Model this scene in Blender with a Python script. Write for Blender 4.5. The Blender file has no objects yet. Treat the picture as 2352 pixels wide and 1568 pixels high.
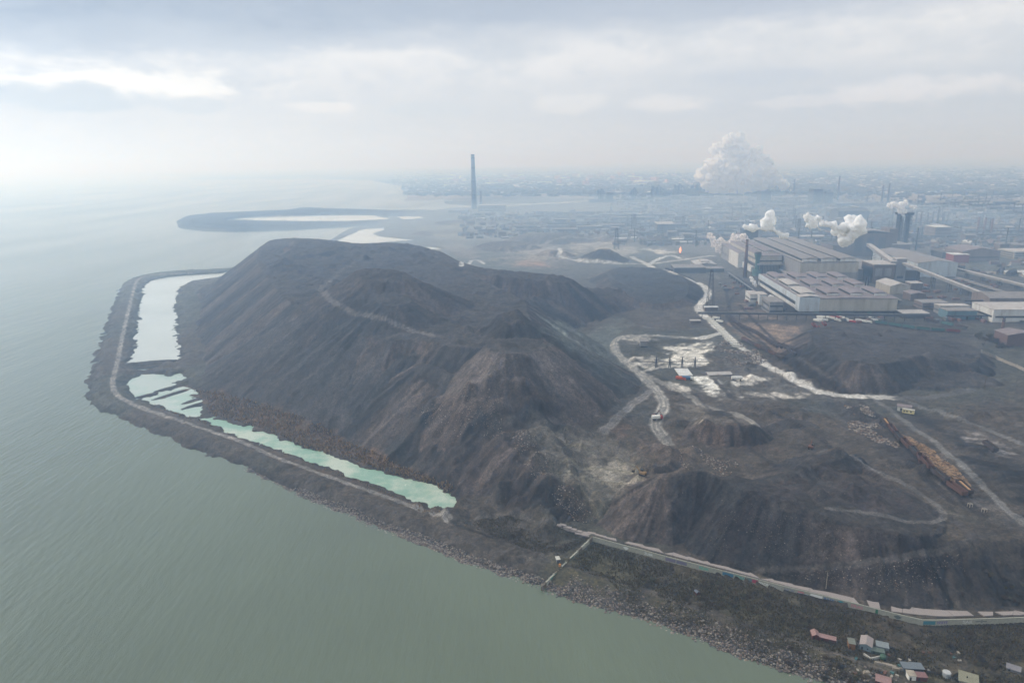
import bpy, bmesh, math, random
import numpy as np
from mathutils import Vector, Matrix
rng=np.random.default_rng(7); rd=random.Random(11)
sc=bpy.context.scene; COL=sc.collection
# ------------------------------------------------------------------ survey: where a sight line meets a level
FL=1568.0;CX=1176.0;CY=784.0;HC=200.0
PT=math.atan((784-368)/FL);RL=math.atan(44/2352)
R0=np.array([1,0,0.]);FW=np.array([0,math.cos(PT),-math.sin(PT)]);U0=np.array([0,math.sin(PT),math.cos(PT)])
RT=math.cos(RL)*R0-math.sin(RL)*U0;UP=math.sin(RL)*R0+math.cos(RL)*U0
def ray(u,v): return FL*FW+(u-CX)*RT-(v-CY)*UP
def G(u,v,z=0.0):
    d=ray(u,v); t=(z-HC)/d[2]; return np.array([d[0]*t,d[1]*t])
def GP(pts,z=None): return np.array([G(p[0],p[1],p[2] if z is None else z) for p in pts])
def zof(u,v,xy):
    d=ray(u,v); return HC+d[2]*math.hypot(*xy[:2])/math.hypot(d[0],d[1])
# ------------------------------------------------------------------ numeric helpers
def _h(ix,iy,s):
    n=(ix.astype(np.int64)*374761393+iy.astype(np.int64)*668265263+s*982451653)&0xFFFFFFFF
    n=((n^(n>>13))*1274126177)&0xFFFFFFFF
    return ((n^(n>>16))&0xFFFF)/65535.0
def vn(x,y,s=0):
    ix=np.floor(x);iy=np.floor(y);fx=x-ix;fy=y-iy;fx=fx*fx*(3-2*fx);fy=fy*fy*(3-2*fy)
    a=_h(ix,iy,s);b=_h(ix+1,iy,s);c=_h(ix,iy+1,s);d=_h(ix+1,iy+1,s)
    return a+(b-a)*fx+(c-a)*fy+(a-b-c+d)*fx*fy
def fbm(x,y,o=4,s=0):
    r=0;a=.5;t=0
    for i in range(o): r=r+a*vn(x,y,s+i*17);t+=a;a*=.5;x=x*2.03+11.3;y=y*2.03+5.7
    return r/t
def sst(a,b,x):
    t=np.clip((x-a)/(b-a),0,1);return t*t*(3-2*t)
def chaikin(P,n,closed):
    for _ in range(n):
        if closed: Q=np.roll(P,-1,axis=0)
        else: Q=P[1:];
        A=P if closed else P[:-1]
        N=np.empty((len(A)*2,P.shape[1]));N[0::2]=A*.75+Q*.25;N[1::2]=A*.25+Q*.75
        if not closed: N=np.vstack([P[:1],N,P[-1:]])
        P=N
    return P
def segdist(X,Y,P,closed):
    A=P[:,:2];B=np.roll(A,-1,axis=0) if closed else A[1:]
    if not closed:A=A[:-1]
    D=np.full(X.shape,1e12);S=np.zeros(X.shape);ANG=np.zeros(X.shape);s0=0.0
    for a,b in zip(A,B):
        e=b-a;L2=float(e@e)+1e-9;L=math.sqrt(L2)
        t=np.clip(((X-a[0])*e[0]+(Y-a[1])*e[1])/L2,0,1)
        dx=X-a[0]-t*e[0];dy=Y-a[1]-t*e[1];d=dx*dx+dy*dy
        m=d<D
        D=np.where(m,d,D);S=np.where(m,s0+t*L,S);ANG=np.where(m,np.arctan2(dy,dx),ANG);s0+=L
    return np.sqrt(D),S,ANG
def inside(X,Y,P):
    r=np.zeros(X.shape,bool);n=len(P)
    for i in range(n):
        x1,y1=P[i][:2];x2,y2=P[(i+1)%n][:2]
        if y1==y2: continue
        c=((y1>Y)!=(y2>Y))&(X<(x2-x1)*(Y-y1)/(y2-y1)+x1);r^=c
    return r
# ------------------------------------------------------------------ coast
COAST=[(2900,1990),(2450,1760),(2100,1645),(2000,1610),(1900,1572),(1850,1555),(1780,1530),(1700,1505),(1640,1480),(1560,1450),(1480,1425),(1400,1402),(1330,1380),(1260,1357),(1245,1348),(1180,1325),(1130,1310),(1060,1285),(1000,1258),(920,1228),(850,1205),(810,1182),(760,1165),(700,1140),(620,1105),(560,1072),(480,1043),(430,1027),(385,1003),(330,985),(280,962),(235,945),(202,925),(194,905),(203,870),(215,830),(232,780),(245,740),(262,700),(273,665),(290,645),(320,634),(370,626),(440,621),(520,618),(600,606),(690,580),(758,551),(801,526),(829,520),(850,518),(778,522),(661,529),(544,532.5),(465,530.5),(411,524),(405,508),(427,496.5),(485,489.5),(583,485),(657,482),(700,476),(758,479),(837,481),(895,483.6),(973,483),(996,484),(1033,479),(1083,477.5),(1160,476),(1228,471),(1305,466.6),(1375,460.5),(1358,459.5),(1259,465),(1163,469),(1079,472),(1024,468),(1018,463.5),(1079,459),(1030,459),(925,460.5),(937,454),(933,445),(925,428),(850,414),(700,411),(475,412.5),(385,412),(475,407.5),(350,404.5),(150,404.5),(0,405.5),(-250,409)]
CW=np.vstack([GP(COAST,0.0),[[-70000,60000],[-70000,90000],[90000,90000],[90000,-500],[500,-500]]])
LAG=[(520,626),(500,628),(420,633),(380,638),(345,645),(332,656),(330,680),(318,720),(322,745),(308,775),(312,800),(297,832),(340,836),(378,831),(384,826),(405,832),(410,800),(400,760),(405,730),(398,705),(404,680),(414,660),(432,648),(470,643),(515,634)]
LAG2=[(300,842),(345,838),(372,836),(360,844),(325,852)]
LAG3=[(293,880),(325,858),(372,862),(385,866),(411,858),(422,873),(400,880),(430,886),(470,905),(435,908),(477,922),(440,930),(467,938),(464,958),(430,956),(383,938),(345,925),(305,905)]
TURQ=[(462,962),(487,959),(519,966),(526,977),(572,979),(578,990),(611,990),(640,1011),(669,1013),(679,1023),(734,1036),(773,1047),(793,1055),(838,1075),(878,1088),(904,1094),(952,1107),(1001,1114),(1021,1120),(1042,1140),(1055,1160),(1030,1172),(991,1166),(978,1156),(930,1140),(864,1114),(799,1091),(741,1068),(663,1039),(607,1019),(546,997),(513,984)]
SPIT=[(516,502),(563,496.5),(622,493),(739,493.5),(856,494),(868,497),(893,501.6),(887,505),(794,509),(700,509),(594,507),(544,505.5)]
PND2=[(909,496.5),(965,496.5),(975,502),(930,505.5)]
PND3=[(774,553),(833,526),(880,523),(884,528),(856,537),(872,543),(965,552),(895,557),(817,562)]
PND4=[(977,566),(1004,569),(1024,575),(985,573)]
RIV2=[(1163,477),(1375,461),(1375,463),(1300,470),(1166,480)]
HOLES=[GP(p,0.0) for p in (LAG,LAG2,LAG3,TURQ,SPIT,PND2,PND3,PND4)]
WALLB=[(1361,1241),(1400,1252),(1460,1268),(1530,1287),(1600,1305),(1700,1330),(1799,1356),(1892,1378),(1961,1395),(2034,1414),(2090,1428),(2123,1435),(2163,1433.6),(2304,1430),(2352,1427.7),(2500,1421),(2700,1412)]
# heaps and terraces: crest outline as sighted (u, v, height), fall-off
M=[
('terrace',[(p[0],p[1]-3,6.0) for p in WALLB]+[(2750,1250,8),(2400,1180,8),(1900,1200,7),(1500,1180,7),(1330,1215,5),(1300,1218,4.6),(1275,1208,4.4),(1330,1226,4.6)],1.6),
('yard',[(1190,955,24),(1225,1040,19),(1290,1110,14),(1340,1150,11),(1400,1155,13),(1480,1110,15),(1560,1110,17),(1800,1190,22),(2100,1235,24),(2232,1243,24),(2352,1238,24),(2500,1240,24),(2900,1100,20),(2700,900,12),(2352,850,10),(2000,908,9.5),(1900,900,9),(1640,720,7),(1450,745,8),(1400,790,8),(1430,860,10),(1400,900,18),(1300,930,24)],.7),
('main',[(612,553,61),(650,547,64),(700,546.5,66),(760,551,66),(830,560,65),(900,556,65),(955,562,63),(985,570,60),(1040,605,57),(1140,660,56),(1210,690,56),(1210,720,58),(1240,760,60),(1250,790,60),(1190,800,62),(1110,800,61),(1040,795,58),(942,776,56),(891,786,54),(797,759,54),(692,716,59),(650,680,63),(628,655,65),(600,620,65),(585,590,63)],.70),
('shelf',[(520,640,9),(570,640,20),(560,700,20),(500,720,10),(470,690,7),(450,662,5)],.6),
('backcap',[(680,549,70),(700,548,72),(760,556,71),(800,566,68),(700,590,68),(660,580,69)],.5),
('cone_mid',[(808,622,92),(850,614,94),(900,617,94),(935,626,91),(955,640,87),(900,650,85),(840,645,87)],.55),
('cone_low',[(870,672,78),(920,672,78),(960,690,74),(900,705,72),(860,695,74)],.5),
('ridge',[(985,572,62),(1010,576,61),(1030,588,60),(1060,602,60),(1110,616,58),(1180,622,57),(1255,628,54),(1300,632,52),(1320,645,44),(1300,650,46),(1230,642,52),(1150,635,56),(1090,628,58),(1040,612,60)],.66),
('ridge_low',[(1320,660,26),(1400,662,24),(1440,672,22),(1400,685,20),(1260,690,30),(1200,700,38),(1180,690,44),(1250,672,38)],.55),
('apex',[(1150,722,73),(1180,712,76),(1200,722,73),(1215,745,69),(1160,745,70)],.6),
('front',[(1110,792,65),(1150,778,67),(1200,772,67),(1245,782,65),(1262,800,61),(1200,812,65),(1140,812,66)],.86),
('bench',[(950,862,41),(1040,912,35),(1100,955,32),(1180,1030,25),(1240,1090,18),(1300,1140,13),(1335,1165,8),(1310,1080,18),(1270,1000,25),(1230,935,34),(1100,888,42),(1000,838,47),(950,830,47)],.64),
('shelf_b',[(820,775,47),(870,800,46),(930,815,47),(990,820,48),(960,800,50),(880,785,50)],.66),
('shelf_c',[(700,735,44),(740,765,42),(760,770,44),(720,730,48)],.7),
('heap_right',[(1512,1088,30),(1560,1079,33),(1600,1078,34),(1645,1090,33),(1700,1122,32),(1770,1150,31),(1860,1180,29),(1990,1214,27),(2090,1228,26),(2160,1230,25),(2175,1195,24),(2120,1150,24),(2000,1100,24),(1900,1090,25),(1800,1100,26),(1700,1100,29)],.72),
('ridge_right',[(1880,1040,30),(1920,1035,30),(1950,1050,27),(1870,1072,28),(1800,1105,29),(1780,1100,29),(1840,1065,29)],.55),
('fan',[(1500,1020,20),(1540,1030,20),(1545,1060,19),(1510,1075,18),(1470,1060,18)],.5),
('tip',[(1612,968,27.5),(1640,973,27.5),(1666,976,27.6),(1715,978,27.6),(1742,974,27.5),(1720,958,25),(1690,945,23),(1640,940,22),(1615,950,25)],.72),
('heap_far',[(1856,757,24),(1872,800,25.7),(1937,827,26),(1990,838,26),(2042,833,25.7),(2112,820,24),(2180,826,20),(2240,840,16),(2260,800,12),(2150,772,12),(2000,752,14),(1900,748,18)],.6),
('heap_far_low',[(2060,870,14),(2150,850,14),(2260,860,13),(2310,880,12),(2250,890,10),(2120,892,11)],.5),
('hump_mid',[(1740,985,19),(1800,960,19),(1860,965,18),(1890,985,17),(1850,995,16)],.5),
('mound_a',[(1368,572,29),(1402,570.5,29),(1398,573,29)],.55),
('mound_b',[(1400,614,20),(1480,612,21),(1550,622,20),(1585,650,18),(1575,690,13),(1500,700,11),(1440,685,12),(1390,640,17)],.45),
('mound_e',[(1240,575,16),(1280,572,18),(1310,578,15)],.4),('mound_f',[(1480,548,16),(1520,546,17),(1550,551,14)],.35),('mound_g',[(1330,540,15),(1390,537,17),(1420,544,14)],.3),
('mound_c',[(1190,536,24),(1250,533,26),(1320,535,24),(1280,541,22)],.3),
('mound_d',[(1100,556,17),(1180,552,19),(1230,560,16),(1150,568,15)],.35),
('bank_e',[(990,508,12),(1100,503,14),(1230,503,12),(1180,512,10),(1050,516,10)],.3),
('bank_f',[(950,530,10),(1080,524,12),(1180,530,10),(1100,538,8),(980,540,8)],.3),
('spit_bank',[(420,505,9),(520,490,9),(650,485,9),(705,479,12),(760,483,10),(870,487,6),(740,490,6),(560,493,7),(500,503,9),(560,513,8),(760,514,6),(600,520,8),(470,517,9)],.5),
]
for k_,(a_,b_,c_) in enumerate((((356,898),(390,889),(424,881)),((313,913),(335,907),(355,903)),((352,917),(390,905),(428,893)),((420,926),(455,914),(495,905)),((420,938),(450,928),(480,920)),((300,834),(350,829),(405,826)),((296,846),(340,842),(372,838)))):
    M.append(('bank_%d'%k_,[(a_[0],a_[1]-.8,.5),(b_[0],b_[1]-2,.9),(c_[0],c_[1]-1.5,.9),(c_[0],c_[1]+1.5,.9),(b_[0],b_[1]+1.6,.9),(a_[0],a_[1]+.8,.5)],.22))
_r=random.Random(5);BUMPS=[]
for x0,x1,y0,y1,n,*zq in ((960,1250,905,1080,110,34),(1200,1340,990,1180,60,16),(620,1000,562,660,60,66),(1000,1210,735,790,36,58),(1040,1230,900,960,30,40),(1300,1460,630,700,24,14),(1880,2200,1050,1120,20,24),(1450,1560,775,860,14),(1620,1900,790,900,46),(1700,1900,905,960,26),(1290,1480,960,1130,26),(1960,2030,915,960,8),(2150,2340,920,960,16),(1500,1640,960,1080,20),(760,980,560,600,20),(1100,1300,740,800,16),(1080,1560,520,600,60),(1880,2280,770,900,40),(1850,2050,1130,1180,10)):
    for i in range(n):
        u=_r.uniform(x0,x1);v=_r.uniform(y0,y1);BUMPS.append((u,v,zq[0] if zq else (60 if (v<600 and u<1000) else (8 if v<900 else 18)),_r.uniform(4,9)*(1.8 if v<620 else 1),_r.uniform(1.2,3.2)*(1.5 if v<620 else 1)))
_z={True:0}
BW=[(*G(u,v,z),r,h) for u,v,z,r,h in BUMPS]
MOUNDS=[]
for n,p,s in M:
    W=GP(p);P3=np.column_stack([W,[q[2] for q in p]])
    if n=='terrace':
        k=len(WALLB);w4=GP(WALLB,4.0);P3[:k,:2]=w4+w4/np.linalg.norm(w4,axis=1)[:,None]*.9;s=7.0
        MOUNDS.append((n,P3,s));continue
    MOUNDS.append((n,chaikin(P3,2 if len(p)<14 else 1,True),s))
def land_sd(X,Y):
    D=np.full(X.shape,1e9);ins=inside(X,Y,CW)
    D,_,_=segdist(X,Y,CW,True)
    for h in HOLES:
        x0,y0=h.min(0)-60;x1,y1=h.max(0)+60
        m=(X>x0)&(X<x1)&(Y>y0)&(Y<y1)
        if not m.any():continue
        ih=inside(X[m],Y[m],h);d,_,_=segdist(X[m],Y[m],h,True)
        D[m]=np.minimum(D[m],d);t=ins[m];t[ih]=False;ins[m]=t
    return np.where(ins,D,-D)
LOW=GP([(395,880),(440,893),(480,905),(600,940),(740,990),(860,1050),(1000,1090),(1060,1120),(1100,1160),(1070,1180),(1000,1180),(880,1130),(700,1060),(500,990),(440,960),(380,930)],1.0)
_w=GP(WALLB,4.0)
SEAW=np.vstack([_w,G(3000,2100),G(1000,2100),G(1150,1420),G(1243,1357)])
def terrain(X,Y,full=False):
    X=np.asarray(X,float);Y=np.asarray(Y,float)
    R=np.hypot(X,Y)
    sd=land_sd(X,Y)
    nz=(fbm(X/9,Y/9,3,3)-.5)*2
    amp=np.clip(R/400,.6,2.2)
    sdn=sd+(nz*3.2+(fbm(X/3.5,Y/3.5,2,4)-.5)*3.0)*amp*(sd<30)
    base=3.6+2.4*sst(25,180,sd)
    zl=sst(0,14,segdist(X,Y,LOW,True)[0]);zl=np.where(inside(X,Y,LOW),0,zl);base=base*zl+1.1*(1-zl)
    sea_=inside(X,Y,SEAW);base=np.where(sea_,np.minimum(base,3.45),base)
    near=(Y<520)&(X>0);wd=np.full(X.shape,1e3);
    if near.any():wd[near]=segdist(X[near],Y[near],_w,False)[0]
    h=np.clip(sdn*.32,-3,base)
    far=sst(1800,6000,R);h=h+far*sst(50,800,sd)*(14*fbm(X/1500,Y/1500,3,9))
    inland=sst(2500,9000,R)*sst(300,2500,sd);h=h+inland*28*fbm(X/5200,Y/3200,2,21)
    mid=np.full(X.shape,-1);md=np.zeros(X.shape);ms=np.zeros(X.shape)
    for i,(n,P,s) in enumerate(MOUNDS):
        rr=P[:,2].max()/s+8
        x0,y0=P[:,:2].min(0)-rr;x1,y1=P[:,:2].max(0)+rr
        m=(X>x0)&(X<x1)&(Y>y0)&(Y<y1)
        if not m.any():continue
        x=X[m];y=Y[m];q=P[:,:2]
        d,ss,an=segdist(x,y,P,True);ins=inside(x,y,q);d=np.where(ins,0,d)
        w=np.zeros(x.shape);z=np.zeros(x.shape)
        for a in P: ww=1/((x-a[0])**2+(y-a[1])**2+16)**1.5;w+=ww;z+=ww*a[2]
        sk=ss+22*an
        gul=(fbm(sk/7,d/70,3,40+i)-.5)*np.clip(d,0,16)*.30+(fbm(sk/26,d/200,2,80+i)-.5)*np.clip(d,0,60)*.24-(1-np.abs(2*fbm(sk/3.6,d/60,2,120+i)-1))**3*np.clip(d,0,9)*.10
        hh=z/w-s*d+np.where(n=='terrace',0,1)*gul
        if n!='terrace' and n!='yard': hh=hh+ins*(fbm(x/11,y/11,4,60+i)-.5)*(5.0 if z.max()>0 and P[:,2].max()>58 else 2.2)*sst(0,9,segdist(x,y,P,True)[0])
        if n!='terrace':hh=np.where(sea_[m],-9,np.minimum(hh,5.9+np.maximum(0,wd[m]-4)*.75))
        c=hh>h[m]
        t=h[m];t[c]=hh[c];h[m]=t
        for arr,val in((mid,np.full(x.shape,i)),(md,d),(ms,sk)):
            t=arr[m];t[c]=val[c];arr[m]=t
    rough=((fbm(X/6,Y/6,4,5)-.5)*2.0+(fbm(X/2.4,Y/2.4,2,6)-.5)*.8)*sst(2,12,sd)*(mid!=0)+(fbm(X/30,Y/30,3,15)-.5)*3.0*sst(10,60,sd)*(mid==1)
    rough=rough*np.where(sea_,.45,1)*sst(.5,7,wd)
    h=h+rough
    for bx,by,br,bh in BW:
        m=(np.abs(X-bx)<br*1.6)&(np.abs(Y-by)<br*1.6)
        if m.any():
            d=np.hypot(X[m]-bx,Y[m]-by);h[m]=h[m]+bh*np.clip(1.15-d/br,0,1)*(sd[m]>4)
    if full: return h,sd,mid,md,ms
    return h
def hit(pts):
    """ground point met by each sight line"""
    pts=np.array(pts,float);out=np.zeros((len(pts),3))
    T=1-np.geomspace(1,.02,900)+.0
    D=np.array([ray(u,v) for u,v in pts[:,:2]])
    zs=np.concatenate([np.linspace(118,-1,520)])
    t=(zs[None,:]-HC)/D[:,2:3]
    X=D[:,0:1]*t;Y=D[:,1:2]*t
    H=terrain(X.ravel(),Y.ravel()).reshape(X.shape)
    for i in range(len(pts)):
        k=np.nonzero(zs<=np.maximum(H[i],0))[0]
        k=k[0] if len(k) else len(zs)-1
        out[i]=(X[i,k],Y[i,k],max(H[i,k],0))
    return out
# ------------------------------------------------------------------ tagging and material helpers
def tag(o,label=None,cat=None,group=None,kind=None):
    if label:o['label']=label
    if cat:o['category']=cat
    if group:o['group']=group
    if kind:o['kind']=kind
    return o
def s2l(c):
    return tuple(((x/255)/12.92 if x/255<=.04045 else ((x/255+.055)/1.055)**2.4) for x in c)
def newmat(name):
    m=bpy.data.materials.new(name);m.use_nodes=True;nt=m.node_tree;nt.nodes.clear()
    out=nt.nodes.new('ShaderNodeOutputMaterial');b=nt.nodes.new('ShaderNodeBsdfPrincipled')
    nt.links.new(b.outputs[0],out.inputs[0]);return m,nt,b,out
def N(nt,t,**k):
    n=nt.nodes.new('ShaderNode'+t)
    for a,v in k.items():
        if a.startswith('i_'):n.inputs[a[2:].replace('_',' ')].default_value=v
        else:setattr(n,a,v)
    return n
def mixc(nt,a,b,f,bt='MIX'):
    n=nt.nodes.new('ShaderNodeMix');n.data_type='RGBA';n.blend_type=bt
    for s,v in((6,a),(7,b),(0,f)):
        if isinstance(v,(tuple,list)):n.inputs[s].default_value=(*v[:3],1)
        elif isinstance(v,(int,float)):n.inputs[s].default_value=v
        else:nt.links.new(v,n.inputs[s])
    return n.outputs[2]
def ramp(nt,x,stops):
    n=nt.nodes.new('ShaderNodeValToRGB');nt.links.new(x,n.inputs[0]);e=n.color_ramp.elements
    while len(e)<len(stops):e.new(.5)
    for i,(p,c) in enumerate(stops):
        e[i].position=p;e[i].color=(c,c,c,1) if isinstance(c,(int,float)) else (*c,1)
    return n.outputs[0]
def noise(nt,scale,detail=4,rough=.6,vec=None):
    n=N(nt,'TexNoise');n.inputs['Scale'].default_value=scale;n.inputs['Detail'].default_value=detail;n.inputs['Roughness'].default_value=rough
    if vec is not None:nt.links.new(vec,n.inputs['Vector'])
    return n.outputs['Fac']
def math1(nt,op,a,b=None,c=None):
    n=nt.nodes.new('ShaderNodeMath');n.operation=op
    for s,v in((0,a),(1,b),(2,c)):
        if v is None:continue
        if isinstance(v,(int,float)):n.inputs[s].default_value=v
        else:nt.links.new(v,n.inputs[s])
    return n.outputs[0]
MATS={}
def mat(name,c,rough=.8,metal=0,var=.25,scale=.35,c2=None,bump=.0):
    """weathered procedural paint / concrete / metal"""
    if name in MATS:return MATS[name]
    m,nt,b,_=newmat(name);tc=N(nt,'TexCoord').outputs['Object'];c=s2l(c)
    f=noise(nt,scale,5,.65,tc);g=noise(nt,scale*7,3,.6,tc)
    dark=tuple(x*(1-var) for x in c);lite=tuple(min(1,x*(1+var)) for x in c)
    col=mixc(nt,dark,lite,ramp(nt,f,[(.3,0),(.7,1)]))
    if c2: col=mixc(nt,col,s2l(c2),ramp(nt,g,[(.52,0),(.66,.8)]))
    else: col=mixc(nt,col,tuple(x*.6 for x in c),ramp(nt,g,[(.5,0),(.75,.5)]))
    nt.links.new(col,b.inputs['Base Color']);b.inputs['Roughness'].default_value=rough;b.inputs['Metallic'].default_value=metal
    if bump:
        bp=N(nt,'Bump');bp.inputs['Strength'].default_value=bump;bp.inputs['Distance'].default_value=.3;nt.links.new(g,bp.inputs['Height']);nt.links.new(bp.outputs[0],b.inputs['Normal'])
    MATS[name]=m;return m
def earth_mat(name,fine=1.0,rough=.93,speck=.5,bump=.6,streak=False):
    m,nt,b,_=newmat(name);tc=N(nt,'TexCoord').outputs['Object']
    at=N(nt,'Attribute',attribute_name='Col').outputs['Color']
    n1=noise(nt,.9*fine,6,.7,tc);n2=noise(nt,.12*fine,5,.65,tc);n3=noise(nt,.03,3,.6,tc)
    k=math1(nt,'MULTIPLY',ramp(nt,n1,[(.30,.35),(.70,1.65)]),ramp(nt,n2,[(.3,.74),(.7,1.26)]))
    k=math1(nt,'MULTIPLY',k,ramp(nt,n3,[(.3,.88),(.7,1.12)]))
    mm=N(nt,'VectorMath',operation='SCALE');nt.links.new(at,mm.inputs[0]);nt.links.new(k,mm.inputs['Scale'])
    col=mm.outputs[0]
    if speck:
        v=N(nt,'TexVoronoi');v.inputs['Scale'].default_value=.55*fine;nt.links.new(tc,v.inputs['Vector'])
        sp=math1(nt,'MULTIPLY',ramp(nt,v.outputs['Distance'],[(.12,1),(.24,0)]),ramp(nt,v.outputs['Color'],[(.80,0),(.9,1)]))
        sp=math1(nt,'MULTIPLY',sp,ramp(nt,noise(nt,.035,3,.6,tc),[(.45,0),(.65,speck)]))
        col=mixc(nt,col,(.34,.31,.27),sp)
    nt.links.new(col,b.inputs['Base Color']);b.inputs['Roughness'].default_value=rough;b.inputs['Specular IOR Level'].default_value=.25
    bp=N(nt,'Bump');bp.inputs['Strength'].default_value=bump;bp.inputs['Distance'].default_value=.9
    nt.links.new(math1(nt,'ADD',n1,math1(nt,'MULTIPLY',n2,3.0)),bp.inputs['Height']);nt.links.new(bp.outputs[0],b.inputs['Normal'])
    return m
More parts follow.
